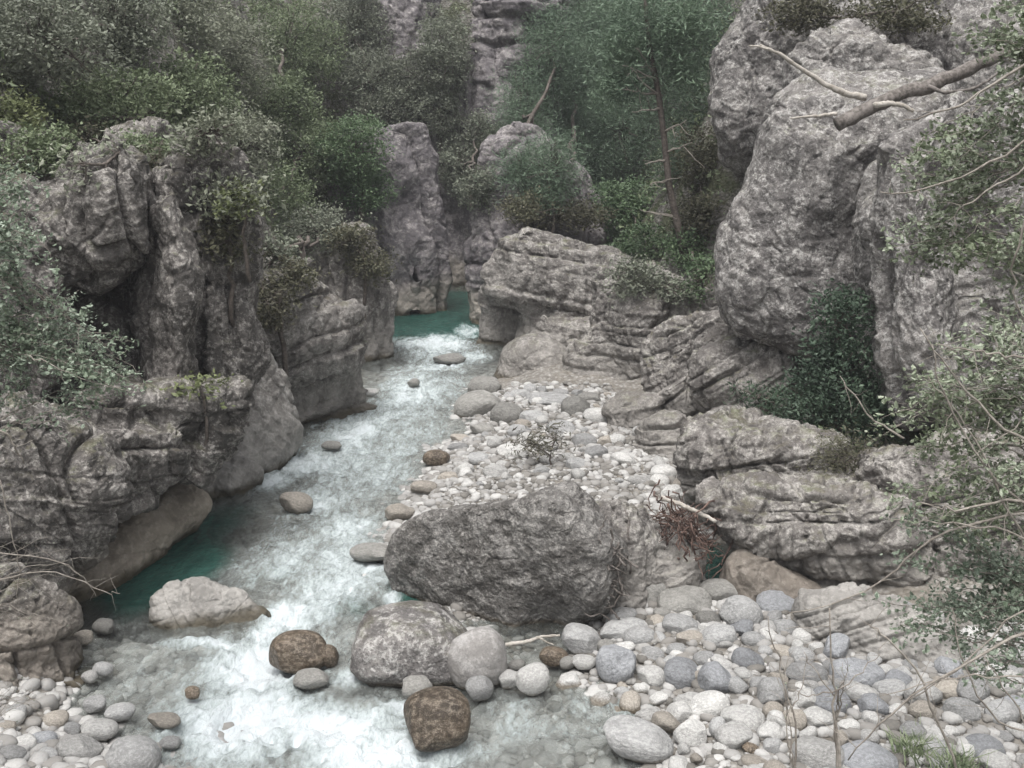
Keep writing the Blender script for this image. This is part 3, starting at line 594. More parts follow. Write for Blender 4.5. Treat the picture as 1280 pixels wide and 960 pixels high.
# ------------------------------------------------------------ shared builders: stones, tubes, leaves
import bmesh
from mathutils.bvhtree import BVHTree
bpy.context.view_layer.update()
def cast(px, py, skip=0.0):
    dg = bpy.context.evaluated_depsgraph_get(); d = ray(px, py); o = Vector((0, 0, CAMZ)); v = Vector(d).normalized()
    while True:
        ok, loc, nn, i, ob, m = scene.ray_cast(dg, o, v)
        if not ok: return at(px, py, 60)
        if ob.name != 'river_water' and loc.y > skip: return np.array(loc)
        o = loc + v * 0.01
def ico(sub):
    bm = bmesh.new(); bmesh.ops.create_icosphere(bm, subdivisions=sub, radius=1)
    V = np.array([v.co[:] for v in bm.verts]); Fc = np.array([[v.index for v in f.verts] for f in bm.faces]); bm.free(); return V, Fc
ICO = {s: ico(s) for s in (1, 2, 4, 5)}
def stone_shape(seed, ang=0.4, sub=4):
    r = np.random.default_rng(seed); V, Fc = ICO[sub]; V = V.copy()
    V = np.sign(V) * np.abs(V) ** 0.88
    for _ in range(7):                                  # a few worn facets
        n = r.normal(size=3); n /= np.linalg.norm(n); lim = r.uniform(0.72, 0.95); d = V @ n - lim
        V -= np.outer(np.where(d > 0, d * (0.55 + ang * 0.45), 0), n)
    V *= (1 + 0.13 * fbm(V + seed * 3.1, 0.9, 2, seed=seed) + 0.03 * ang * fbm(V, 3.5, 3, seed=seed) + 0.012 * fbm(V, 10, 2, seed=seed))[:, None]
    V /= np.abs(V).max(0); return V, Fc
def stone_mesh(name, seed, mat, ang=0.4, sub=4):
    V, Fc = stone_shape(seed, ang, sub)
    me = bpy.data.meshes.new(name); me.from_pydata(V.tolist(), [], Fc.tolist()); me.polygons.foreach_set('use_smooth', [True] * len(Fc)); me.materials.append(mat); return me
def tubes(paths, sides=6):
    """paths: list of (points (n,3), radii (n)) -> V, F"""
    Vs, Fs, off = [], [], 0
    an = np.arange(sides) * 2 * math.pi / sides
    for Pp, rr in paths:
        Pp = np.asarray(Pp, float); n = len(Pp); t = np.gradient(Pp, axis=0); t /= np.linalg.norm(t, axis=1)[:, None] + 1e-9
        ref = np.array([0.3, 0.2, 1.0]) if abs(t[:, 2]).mean() < 0.9 else np.array([1.0, 0.1, 0])
        a = np.cross(t, ref); a /= np.linalg.norm(a, axis=1)[:, None] + 1e-9; b = np.cross(t, a)
        rr = np.broadcast_to(np.asarray(rr, float), n)
        ring = Pp[:, None] + rr[:, None, None] * (a[:, None] * np.cos(an)[None, :, None] + b[:, None] * np.sin(an)[None, :, None])
        Vs.append(ring.reshape(-1, 3)); Vs.append(Pp[[0, -1]])
        I = off + np.arange(n * sides).reshape(n, sides); J = np.roll(I, -1, 1)
        Fs.append(np.stack([I[:-1], J[:-1], J[1:], I[1:]], -1).reshape(-1, 4))
        c0, c1 = off + n * sides, off + n * sides + 1
        Fs.append(np.stack([np.full(sides, c0), J[0], I[0], I[0]], -1)[:, :4]); Fs.append(np.stack([np.full(sides, c1), I[-1], J[-1], J[-1]], -1))
        off += n * sides + 2
    V = np.concatenate(Vs); Fq = np.concatenate(Fs)
    q = Fq[Fq[:, 2] != Fq[:, 3]]; t3 = Fq[Fq[:, 2] == Fq[:, 3]][:, :3]
    # caps as thin quads would be degenerate: split every quad into triangles instead
    T = np.concatenate([q[:, [0, 1, 2]], q[:, [0, 2, 3]], t3]); return V, T
def wiggle(a, b, n=8, amp=0.1, sag=0.0, r=None):
    r = r or rng
    t = np.linspace(0, 1, n)[:, None]; L = np.linalg.norm(np.asarray(b) - a)
    w_ = np.cumsum(r.normal(size=(n, 3)), 0); w_ -= w_[0] * (1 - t) + w_[-1] * t
    return np.asarray(a) * (1 - t) + np.asarray(b) * t + w_ * amp * L / math.sqrt(n) * 0.6 + np.array([0, 0, 1]) * (sag * L * 4 * t * (1 - t))
def leaves(C, size, width=0.5, up=0.3, r=None, shape=4, var=0.35):
    r = r or rng; n = len(C)
    a = r.normal(size=(n, 3)); a[:, 2] *= 0.7; a /= np.linalg.norm(a, axis=1)[:, None]
    nn = r.normal(size=(n, 3)); nn[:, 2] = np.abs(nn[:, 2]) + up; b = np.cross(a, nn); b /= np.linalg.norm(b, axis=1)[:, None] + 1e-9
    nn = np.cross(a, b); s = size * (1 + var * r.normal(size=n)).clip(0.4, 1.9)
    A = a * (s / 2)[:, None]; B = b * (s * width / 2)[:, None]; D = nn * (s * 0.12)[:, None]
    if shape == 4:
        V = np.stack([C - A, C + B + D, C + A, C - B + D], 1).reshape(-1, 3); Fc = np.arange(4 * n).reshape(n, 4)
    else:
        V = np.stack([C - A, C - A * .45 + B * .85 + D, C + A * .45 + B * .85 + D, C + A, C + A * .45 - B * .85 + D, C - A * .45 - B * .85 + D], 1).reshape(-1, 3)
        I = np.arange(n)[:, None] * 6
        Fc = np.concatenate([I + np.array([[0, 1, 2, 3]]), I + np.array([[0, 3, 4, 5]])])
    return V, Fc
def leaf_mat(name, a, b, c=None, sc=12, big=0.7):
    g = N(name); P = g.n('NewGeometry').outputs['Position']
    n1 = g.n('TexWhiteNoise'); sn = g.n('VectorMath', operation='SNAP'); g.set(sn.inputs[0], P); sn.inputs[1].default_value = (1 / sc,) * 3; g.set(n1.inputs['Vector'], sn.outputs[0])
    n2 = g.noise(P, big, 3)
    col_ = g.mix(n1.outputs['Value'], a, b); col_ = g.mix(g.math('MULTIPLY', g.step(n2, 0.4, 0.65), 0.75), col_, c or c3(a, 0.7))
    d = g.n('BsdfPrincipled', Roughness=0.55); g.set(d.inputs['Base Color'], col_); d.inputs['Specular IOR Level'].default_value = 0.35
    t = g.n('BsdfTranslucent'); g.set(t.inputs[0], col_)
    m = g.n('MixShader'); g.set(m.inputs[0], 0.22); g.set(m.inputs[1], d.outputs[0]); g.set(m.inputs[2], t.outputs[0]); return g.done(m.outputs[0])
def bark_mat(name, a, b):
    g = N(name); P = g.n('NewGeometry').outputs['Position']; n = g.noise(P, 14, 5, 0.65); n2 = g.noise(P, 2.5, 4)
    bp = g.n('Bump', Strength=0.6, Distance=0.02); g.set(bp.inputs['Height'], n)
    d = g.n('BsdfPrincipled', Roughness=0.85); g.set(d.inputs['Base Color'], g.mix(g.step(g.math('ADD', g.math('MULTIPLY', n, .6), g.math('MULTIPLY', n2, .4)), 0.38, 0.62), a, b)); g.set(d.inputs['Normal'], bp.outputs[0]); return g.done(d.outputs[0])
M['bark'] = bark_mat('grey_brown_bark', (0.05, 0.04, 0.033), (0.13, 0.11, 0.095)); M['twig'] = bark_mat('pale_grey_twig', (0.16, 0.14, 0.12), (0.30, 0.275, 0.24))
M['dead'] = bark_mat('bleached_dead_wood', (0.26, 0.235, 0.20), (0.46, 0.43, 0.39)); M['log'] = bark_mat('weathered_log', (0.07, 0.06, 0.052), (0.20, 0.18, 0.165))
M['red'] = bark_mat('red_brown_roots', (0.045, 0.027, 0.022), (0.16, 0.105, 0.085))
M['oak'] = leaf_mat('grey_green_oak_leaves', (0.175, 0.19, 0.14), (0.33, 0.35, 0.27), (0.15, 0.163, 0.118))
M['oakd'] = leaf_mat('dull_dark_oak_leaves', (0.14, 0.155, 0.115), (0.27, 0.295, 0.23), (0.12, 0.13, 0.098))
M['oakg'] = leaf_mat('greener_oak_leaves', (0.11, 0.145, 0.08), (0.28, 0.33, 0.20), (0.10, 0.13, 0.07))
M['yel'] = leaf_mat('yellow_green_leaves', (0.12, 0.14, 0.06), (0.20, 0.225, 0.11), (0.10, 0.12, 0.055))
M['green'] = leaf_mat('fresh_green_leaves', (0.08, 0.13, 0.065), (0.17, 0.235, 0.13), (0.065, 0.105, 0.055))
M['pine'] = leaf_mat('soft_green_needles', (0.115, 0.17, 0.11), (0.20, 0.27, 0.185), (0.095, 0.14, 0.095), sc=8)
M['pined'] = leaf_mat('deep_green_needles', (0.055, 0.09, 0.055), (0.12, 0.165, 0.11), (0.045, 0.07, 0.045), sc=8)
M['dark'] = leaf_mat('dark_green_bush_leaves', (0.045, 0.075, 0.048), (0.12, 0.17, 0.115), (0.035, 0.055, 0.038))
M['olive'] = leaf_mat('brown_green_heath_leaves', (0.07, 0.075, 0.045), (0.16, 0.155, 0.10), (0.06, 0.055, 0.04))
M['fg'] = leaf_mat('grey_backed_leaves', (0.09, 0.12, 0.065), (0.42, 0.46, 0.36), (0.13, 0.16, 0.09), sc=30, big=1.2)  # pale leaf backs, plus dark gaps and highlights painted into the leaf tones
M['fgl'] = leaf_mat('blue_green_leaves', (0.09, 0.13, 0.085), (0.42, 0.48, 0.39), (0.13, 0.17, 0.11), sc=30, big=1.5)  # bright end is a highlight put into the leaf colour

# ------------------------------------------------------------ undergrowth on the slopes
P = np.stack([rng.uniform(-32, 32, 60000), rng.uniform(11, 78, 60000)], 1)
dc = poly_sdf(P, corr); P = P[(dc > 2.6)][:42000]
z = gz(P[:, 0], P[:, 1]); k = 7
C = np.repeat(np.stack([P[:, 0], P[:, 1], z + 0.1], 1), k, 0) + rng.normal(size=(len(P) * k, 3)) * np.array([0.28, 0.28, 0.2])
V, Fc = leaves(C, 0.16, 0.55)
tag(mesh_np('undergrowth', V, Fc, M['oakg'], smooth=False, origin=(0, 0, 0)), 'low dull green scrub covering the slopes above the cliffs', 'undergrowth', kind='stuff')
bpy.context.view_layer.update()

# ------------------------------------------------------------ trees and bushes
CROWNS = []
def plant(name, label, blobs, mat='oak', Y=None, leaf=0.10, dens=1.0, width=0.55, group=None, cat=None, limbs=True, sig=0.20, bark='bark', clr=0.32, back=0.85, trunk=None, fill=0.33, lean=0.0):
    """blobs: (px, py, rx, ry) in picture pixels at distance Y; the crown is a volume of leaf clumps round real limbs"""
    r = np.random.default_rng(abs(hash(label)) % 2 ** 31 if False else sum(map(ord, label)) * 7 + len(label))
    E = []
    for b in blobs:
        px, py, rx, ry = b[:4]
        if len(b) > 4: yy = b[4]
        elif Y is not None: yy = Y
        else:
            h_ = [cast(px + dx * rx, py + dy * ry)[1] for dx, dy in ((0, 0), (.5, 0), (-.5, 0), (0, .5), (0, -.5))]
            h0 = sorted(h_)[2]; yy = h0 - back * rx / F * h0
        c = at(px, py, yy); RX = rx / F * yy; RZ = ry / F * yy; E.append((c, np.array([RX, 0.75 * (RX + RZ) / 1.6, RZ])))
    c0 = np.mean([e[0] for e in E], 0); low = min(e[0][2] - e[1][2] for e in E)
    if trunk is None:
        bx, by = c0[0], c0[1] + 0.2
        gzv = float(gz(bx, by)[0]); base = np.array([bx, by, gzv])
        if gzv < low - 2.5: base[2] = low - 1.0          # rooted in the rock behind
        if base[2] > c0[2]: base = np.array([bx, by + 0.3, c0[2] - 0.3])
        top = c0 + np.array([0, 0, -0.1])
    else: base, top = trunk
    root = empty(name, tuple(base)); cat = cat or ('tree' if 'tree' in name or 'pine' in name or 'oak' in name else 'bush'); tag(root, label, cat, group)
    paths = []; Hh = np.linalg.norm(top - base); tr = max(0.025, 0.022 * (Hh + 1.2 * np.mean([e[1][0] for e in E])))
    paths.append((wiggle(base - np.array([0, 0, .25]), top, 9, 0.10, r=r), np.linspace(tr * 1.4, tr * 0.8, 9)))
    CC = []
    for c, R in E:
        ncl = max(6, int(dens * 1.35 * 2.6 * (R[0] * R[2] + R[0] * R[1] + R[1] * R[2]) / (clr * clr) * 1.5))
        d = r.normal(size=(ncl, 3)); d /= np.linalg.norm(d, axis=1)[:, None]
        rad = r.uniform(0, 1, ncl) ** fill
        pc = c + d * R * rad[:, None] * (1 + 0.28 * fbm(d * 1.3 + c, 1.2, 2)[:, None])
        pc = pc[fbm(pc, 0.9 / max(clr * 2, .3), 2, seed=4) > -0.28]
        CC.append(pc)
        if limbs:
            j = paths[0][0][-1]; paths.append((wiggle(j, c, 6, 0.15, r=r), np.linspace(tr * 0.75, tr * 0.5, 6)))
            for q in pc[r.permutation(len(pc))[:min(16, len(pc))]]:
                paths.append((wiggle(c, q, 6, 0.22, r=r), np.linspace(tr * 0.45, tr * 0.12, 6)))
    CC = np.concatenate(CC); kk = max(10, int(26 * (clr / leaf / 2.6) ** 1.3))
    L = np.repeat(CC, kk, 0) + r.normal(size=(len(CC) * kk, 3)) * np.array([sig, sig, sig * 0.6]) * clr / 0.32
    V, Fc = leaves(L, leaf, width, r=r)
    o1 = mesh_np('crown', V, Fc, M[mat], parent=root, smooth=False)
    V, Fc = tubes(paths, 5); mesh_np('trunk', V, Fc, M[bark], parent=root)
    return root
G1 = 'grey green oaks on the left slope'
plant('oak_tree', 'dull grey oak with crooked bare limbs filling the upper left corner', [(40, 50, 90, 60), (150, 30, 60, 50)], 'oakd', group=G1)
plant('oak_tree', 'wide grey green oak overhanging the top of the blunt rock buttress', [(150, 130, 75, 45), (235, 120, 60, 50), (85, 150, 50, 30), (190, 190, 40, 22)], 'oakg', group=G1)
plant('oak_tree', 'oak with a yellowish top at the upper edge left of the middle of the slope', [(230, 30, 60, 45), (285, 70, 60, 50)], 'oak', group=G1)
plant('oak_tree', 'pale grey green oak between the yellowish topped oak and the gorge, high on the slope', [(360, 60, 65, 60), (345, 130, 50, 40)], 'oakg', group=G1)
plant('oak_tree', 'tall oak at the upper edge next to the distant pale crag', [(440, 40, 45, 60), (470, 100, 40, 40)], 'oakd', group=G1)
plant('oak_tree', 'round oak spilling down over the broad cracked pillar', [(300, 180, 50, 45), (262, 165, 40, 25), (290, 240, 35, 30)], 'oak', group=G1)
plant('oak_tree', 'shaggy oak in the middle of the left slope above the layered outcrop', [(380, 190, 60, 50), (350, 250, 45, 40)], 'oakg', group=G1)
plant('oak_tree', 'light green oak leaning out beside the violet grey slab', [(440, 190, 45, 45), (455, 240, 35, 30)], 'green', group=G1, dens=0.9)
plant('oak_tree', 'dark oak in the cleft beneath the light green one', [(400, 290, 60, 32), (345, 320, 30, 25)], 'oakd', group=G1)
plant('oak_tree', 'oak with dark crown above the violet grey slab', [(490, 140, 40, 38), (520, 95, 30, 30)], 'oakd', group=G1)
plant('shrub', 'olive coloured shrub hanging over the left shoulder of the layered outcrop', [(335, 375, 28, 45), (365, 345, 25, 22)], 'olive')
plant('shrub', 'bright yellow green shrub beside the top of the broad cracked pillar', [(303, 252, 20, 18)], 'yel')
plant('shrub', 'yellow green shrub at the left edge above the leafy bush', [(12, 145, 36, 24)], 'yel')
plant('shrub', 'small mossy shrub in the notch on the blunt buttress top', [(110, 175, 30, 18), (190, 205, 20, 16)], 'olive')
plant('shrub', 'grey green shrub draping over the face of the blunt buttress', [(110, 205, 42, 26), (150, 190, 36, 20)], 'oak', dens=0.7)
plant('shrub', 'grey green shrub between the yellow green one and the leafy bush at the left edge', [(35, 190, 45, 28), (70, 175, 30, 20)], 'oakg', dens=0.8)
plant('shrub', 'thin olive shrub hanging down the face of the broad cracked pillar', [(285, 300, 24, 34)], 'olive', dens=0.6)
plant('shrub', 'small tuft of leaves on the ledge below the slender pillar', [(250, 480, 20, 10)], 'yel', dens=0.8)
plant('shrub', 'dark bush clinging in the narrow gap under the ledge tower', [(575, 205, 34, 40), (600, 235, 24, 30), (600, 165, 24, 24)], 'oakd')
plant('shrub', 'grey green bush growing between the two distant crags', [(555, 70, 34, 60), (548, 140, 28, 30)], 'oakd')
plant('shrub', 'dark bush under the olive shrub on the left bank', [(465, 330, 22, 28), (440, 300, 28, 20)], 'olive')
# right slope
G2 = 'pines on the right slope'
pk = dict(leaf=0.17, width=0.13, sig=0.30, clr=0.42, dens=3.0, group=G2, cat='pine tree')
plant('pine_tree', 'soft green pine at the left end of the pines, beside the ledge tower', [(655, 150, 30, 60), (688, 70, 34, 65), (650, 215, 22, 34)], 'pine', **pk)
plant('pine_tree', 'soft green pine with the widest drooping crown among the pines', [(722, 110, 50, 85), (735, 195, 45, 70), (690, 215, 34, 52)], 'pine', **pk)
plant('pine_tree', 'pine with pale upper crown just left of the bare trunk', [(770, 65, 55, 70), (775, 165, 48, 65), (745, 5, 60, 40)], 'pine', **pk)
plant('pine_tree', 'dark pine behind the bare trunk, reaching the upper edge', [(865, 50, 60, 65), (875, 135, 42, 55), (850, 200, 30, 40)], 'pined', **pk)
plant('shrub', 'grey green bush above the ledges where the gap wall meets the pines', [(665, 262, 40, 20), (720, 270, 40, 16)], 'olive')
plant('shrub', 'large leafy green bush at the foot of the bare trunked pine', [(785, 262, 48, 42), (810, 310, 45, 28)], 'green', leaf=0.12)
plant('shrub', 'olive brown bush against the left side of the huge rounded rock', [(880, 205, 30, 45), (872, 270, 28, 30)], 'olive')
plant('shrub', 'bright green bush on top of the tilted slabs beside the huge rounded rock', [(880, 350, 30, 28), (860, 310, 25, 22)], 'green')
plant('shrub', 'brown green bush under the bare trunk', [(790, 345, 36, 22), (840, 360, 24, 18)], 'oakd')
b0 = cast(858, 330); 
def lean_pine():
    base = b0.copy(); Yp = base[1] - 0.3
    pts = [(856, 322), (848, 285), (836, 230), (830, 170), (822, 110), (812, 60), (808, 20), (805, -30)]
    Pw = np.array([at(px, py, Yp) for px, py in pts]); root = empty('pine_tree', tuple(Pw[0])); tag(root, 'pine with a tall bare leaning trunk and broken dead branches', 'pine tree', G2)
    paths = [(Pw, np.linspace(0.13, 0.06, len(Pw)))]
    V, Fc = tubes(paths, 8); mesh_np('trunk', V, Fc, M['bark'], parent=root)
    dead = []
    for (a, b) in [((826, 135), (790, 140)), ((828, 120), (788, 85)), ((822, 100), (778, 82)), ((824, 118), (770, 112)), ((834, 200), (806, 205)), ((836, 225), (812, 232)), ((845, 270), (800, 262)), ((818, 95), (795, 60)), ((830, 165), (858, 150)), ((832, 190), (865, 178))]:
        A = at(*a, Yp); B = at(*b, Yp - 0.6); p = wiggle(A, B, 8, 0.12); dead.append((p, np.linspace(0.045, 0.012, 8)))
        for k_ in (3, 5): dead.append((wiggle(p[k_], p[k_] + rng.normal(size=3) * 0.4, 5, .15), np.linspace(0.018, 0.006, 5)))
    for k_ in range(0, len(dead), 3): V, Fc = tubes(dead[k_:k_ + 3], 5); mesh_np('dead_branch', V, Fc, M['twig'], parent=root)
    cl = []
    for (px, py, rx, ry) in [(800, 10, 60, 40), (835, 45, 40, 25), (780, 55, 35, 25), (855, 85, 32, 26), (775, 105, 26, 16), (862, 20, 45, 35)]:
        c = at(px, py, Yp); n = 150; d = rng.normal(size=(n, 3)); d /= np.linalg.norm(d, axis=1)[:, None]
        cl.append(c + d * np.array([rx, rx, ry]) / F * Yp * (rng.uniform(0, 1, n) ** 0.5)[:, None])
    CC = np.concatenate(cl); L = np.repeat(CC, 16, 0) + rng.normal(size=(len(CC) * 16, 3)) * 0.28
    V, Fc = leaves(L, 0.2, 0.16); mesh_np('crown', V, Fc, M['pine'], parent=root, smooth=False)
lean_pine()
plant('bush', 'dark green bush in the shaded corner under the huge rounded rock', [(1050, 400, 34, 45), (1050, 470, 55, 50), (1090, 520, 40, 40), (1010, 505, 40, 30)], 'dark', Y=20.8, leaf=0.085)
plant('juniper', 'low bright green juniper on the ledge left of the dark bush', [(955, 500, 42, 20)], 'pined', Y=21.5, leaf=0.11, width=0.25, cat='juniper')
plant('bush', 'brown green heath bush spilling over the right end of the layered outcrop', [(1060, 575, 45, 34), (1085, 620, 40, 30)], 'olive', Y=18.8, leaf=0.07, width=0.3)
plant('shrub', 'thin olive shrub with upright stems growing on the gravel bar behind the biggest boulder', [(665, 555, 20, 22), (695, 550, 20, 20)], 'olive', Y=float(G(690, 598)[1]), leaf=0.11, width=0.2, dens=0.8, trunk=(G(692, 600), at(688, 570, float(G(690, 598)[1]))))
plant('shrub', 'mossy green shrub along the upper edge of the tall pale shoulder', [(1010, 20, 50, 22), (1120, 15, 60, 25)], 'olive')

# foreground: twigs reaching in from the edges, leaves along their outer halves
def twig_shrub(name, label, anchors, blobs, mat, leaf=0.035, n=60, width=0.62, named=(), thick=0.012, lp=70, spread=0.05, bare=(), seed=3, cat='shrub'):
    r = np.random.default_rng(seed); root = empty(name, tuple(anchors[0])); tag(root, label, cat)
    paths, LP = [], []
    A0 = [np.asarray(a) for a in anchors]
    for a in A0[1:]: paths.append((wiggle(A0[0], a, 8, 0.06, r=r), np.linspace(thick * 2, thick * 1.2, 8)))
    for i in range(n):
        b = blobs[r.integers(len(blobs))]; ang, q = r.uniform(0, 6.28), math.sqrt(r.uniform())
        T_ = at(b[0] + math.cos(ang) * q * b[2], b[1] + math.sin(ang) * q * b[3], b[4] + r.normal() * 0.35)
        S_ = min(A0, key=lambda a: np.linalg.norm(a - T_) + r.uniform(0, .8))
        L_ = np.linalg.norm(T_ - S_); S2 = S_ + (T_ - S_) * max(0, 1 - 1.1 / L_) * r.uniform(0, 1)
        p = wiggle(S2, T_, 12, 0.13, sag=r.uniform(-.02, .08), r=r); paths.append((p, np.linspace(thick * 0.75, thick * 0.2, 12)))
        for _ in range(5):
            k_ = r.integers(4, 11); e = p[k_] + (p[-1] - p[0]) / L_ * 0.1 + r.normal(size=3) * 0.13; q2 = wiggle(p[k_], e, 6, 0.15, r=r)
            paths.append((q2, np.linspace(thick * 0.25, thick * 0.1, 6))); LP.append(q2[r.integers(1, 6, lp // 6)] + r.normal(size=(lp // 6, 3)) * spread * 0.7)
        LP.append(p[r.integers(5, 12, lp // 3)] + r.normal(size=(lp // 3, 3)) * spread)
    V, Fc = leaves(np.concatenate(LP), leaf, width, r=r, shape=6, up=0.8); mesh_np('leaves', V, Fc, M[mat], parent=root, smooth=False)
    for pts, Yp, rad in bare:
        q = np.array([at(px, py, Yp - 0.7 + 0.06 * i_) for i_, (px, py) in enumerate(pts)]); t_ = np.linspace(0, len(q) - 1, 14)
        q = np.stack([np.interp(t_, range(len(q)), q[:, a]) for a in range(3)], 1)
        q[1:-1] = (q[:-2] + 2 * q[1:-1] + q[2:]) / 4; q[1:-1] += r.normal(size=(12, 3)) * 0.012; paths.append((q, np.linspace(rad * 1.5, rad * 0.6, 14)))
        for k_ in (5, 8, 10, 12): paths.append((wiggle(q[k_], q[k_] + r.normal(size=3) * 0.16, 5, .12, r=r), np.linspace(rad * .4, rad * .2, 5)))
    V, Fc = tubes(paths, 5); mesh_np('branch', V, Fc, M['twig'], parent=root)
    return root
R0 = np.array([5.6, 10.0, 2.2])
twig_shrub('oak_shrub', 'leafy grey green oak branches hanging down the upper right edge', [at(1330, 330, 11), at(1330, 60, 11), at(1330, 200, 11)],
    [(1250, 60, 60, 60, 11), (1230, 190, 70, 60, 11), (1160, 215, 60, 40, 11.5), (1250, 320, 60, 50, 11), (1140, 300, 40, 30, 11.5)], 'fg', leaf=0.056, n=68, seed=5, lp=80,
    bare=[([(1330, 60), (1270, 85), (1215, 125), (1180, 140), (1130, 150)], 10.8, 0.012), ([(1330, 130), (1270, 190), (1210, 215), (1150, 240), (1100, 240)], 10.9, 0.010), ([(1300, 200), (1240, 235), (1200, 260), (1190, 300)], 10.7, 0.008)])
twig_shrub('oak_shrub', 'pale leaved shrub with long bare arching twigs at the middle of the right edge', [at(1340, 640, 9.5), at(1330, 480, 9.5), at(1340, 560, 9.5)],
    [(1240, 420, 55, 50, 9.6), (1170, 470, 50, 40, 9.8), (1240, 520, 55, 50, 9.4), (1140, 540, 35, 35, 9.8), (1150, 620, 50, 35, 9.6), (1240, 640, 60, 45, 9.4)], 'fg', leaf=0.05, n=62, seed=6, lp=76,
    bare=[([(1330, 570), (1270, 545), (1215, 500), (1180, 450), (1150, 410)], 9.4, 0.010), ([(1330, 640), (1270, 625), (1200, 640), (1150, 628)], 9.3, 0.011), ([(1330, 660), (1240, 600), (1180, 500), (1165, 430)], 9.6, 0.009),
          ([(1300, 720), (1240, 590), (1200, 520), (1160, 470)], 9.7, 0.008), ([(1130, 548), (1100, 530), (1070, 500), (1050, 470)], 9.8, 0.007), ([(1300, 450), (1230, 440), (1170, 430)], 9.3, 0.008), ([(1290, 250), (1265, 330), (1270, 390), (1300, 430)], 9.4, 0.008)])
twig_shrub('oak_shrub', 'green leaved shrub with thin grey twigs over the pale slab near the lower right edge', [at(1340, 760, 9.8), at(1330, 880, 9.8), at(1340, 820, 9.8)],
    [(1140, 670, 60, 40, 10), (1220, 720, 60, 50, 9.8), (1150, 760, 50, 35, 10), (1240, 810, 45, 60, 9.6)], 'fgl', leaf=0.048, n=48, seed=7, lp=72,
    bare=[([(1330, 700), (1250, 660), (1180, 655), (1110, 650)], 9.6, 0.008), ([(1300, 640), (1170, 665), (1130, 705), (1070, 750), (985, 766)], 9.7, 0.009), ([(1330, 770), (1260, 800), (1180, 845), (1100, 900), (1060, 950)], 9.2, 0.011),
          ([(1330, 730), (1280, 760), (1180, 850), (1130, 880)], 9.4, 0.008), ([(1330, 850), (1250, 845), (1170, 850), (1100, 870)], 9.4, 0.007), ([(1330, 930), (1240, 900), (1200, 820), (1190, 760)], 9.5, 0.008), ([(1300, 960), (1270, 880), (1230, 820)], 9.3, 0.008),
          ([(1200, 980), (1150, 840), (1100, 790), (1085, 780)], 9.6, 0.009)])
twig_shrub('sapling', 'thin leafless sapling with an upright grey stem in front of the cobbles', [at(1052, 1040, 9.6), at(1044, 900, 9.6)], [(1040, 850, 30, 30, 9.6)], 'fg', leaf=0.02, n=3, seed=8, lp=6,
    bare=[([(1052, 1000), (1048, 930), (1042, 870), (1040, 830), (1037, 760)], 9.6, 0.011), ([(1042, 865), (1010, 870), (985, 860)], 9.6, 0.005), ([(1042, 865), (1080, 840), (1110, 800)], 9.6, 0.005), ([(1043, 870), (1020, 840), (1005, 815)], 9.6, 0.005)], cat='sapling')
twig_shrub('sapling', 'slender bare twig rising beside the white stones, left of the upright sapling', [at(995, 1040, 9.9), at(992, 960, 9.9)], [(975, 830, 15, 20, 9.9)], 'fg', leaf=0.02, n=2, seed=9, lp=6,
    bare=[([(992, 1000), (996, 910), (985, 870), (972, 830), (960, 770)], 9.9, 0.008), ([(990, 890), (1005, 850), (1010, 820)], 9.9, 0.004)], cat='sapling')
twig_shrub('leafy_bush', 'blue green leafy bush growing in front of the cliff at the left edge', [at(-70, 560, 11.5), at(-60, 420, 11.5), at(-60, 300, 11.5)],
    [(20, 290, 45, 50, 11.6), (50, 370, 60, 50, 11.6), (100, 430, 60, 40, 11.6), (30, 450, 60, 50, 11.5), (150, 480, 35, 22, 11.6), (10, 230, 30, 30, 11.8)], 'fgl', leaf=0.046, n=95, seed=10, lp=90,
    bare=[([(-30, 520), (5, 540), (22, 560), (30, 580)], 11.4, 0.010)], cat='bush')
twig_shrub('bramble', 'tangle of bare brown twigs over the dark rock at the lower left edge', [at(-80, 860, 11.8), at(-60, 740, 11.8), at(-40, 930, 11.8)],
    [(30, 800, 60, 60, 12), (60, 700, 60, 40, 12.2), (30, 880, 50, 40, 12)], 'oakd', leaf=0.02, n=30, seed=11, lp=8, thick=0.008,
    bare=[([(-30, 690), (70, 700), (105, 720), (120, 745)], 12, 0.006), ([(-30, 730), (60, 710), (130, 740), (150, 742)], 12, 0.006), ([(0, 600), (25, 700), (20, 760)], 12, 0.006)], cat='bramble')
print('plants', time.time() - T0)
# ------------------------------------------------------------ dead wood
def snap(px, py, r): 
    h_ = cast(px, py); d = ray(px, py); d = d / np.linalg.norm(d); return h_ - d * r
def wood(name, label, cat, branches, mat, parts=None):
    first = branches[0]; root = None
    for i_, (nm, pts, r0, r1, Yp) in enumerate(branches):
        if Yp is None: q = np.array([snap(px, py, max(r0, .03)) for px, py in pts])
        else:
            Ys = np.linspace(Yp[0], Yp[1], len(pts)); q = np.array([at(px, py, y_) for (px, py), y_ in zip(pts, Ys)])
        t_ = np.linspace(0, len(q) - 1, 22); q = np.stack([np.interp(t_, range(len(q)), q[:, a]) for a in range(3)], 1); q[1:-1] = (q[:-2] + q[1:-1] + q[2:]) / 3
        q[1:-1] += rng.normal(size=(20, 3)) * r0 * 0.12
        V, Fc = tubes([(q, np.linspace(r0, r1, 22) * (1 + 0.08 * rng.normal(size=22)))], 10)
        if root is None: root = mesh_np(name, V, Fc, M[mat]); tag(root, label, cat)
        else: mesh_np(nm, V, Fc, M[mat if i_ != 1 else 'dead'], parent=root)
    return root
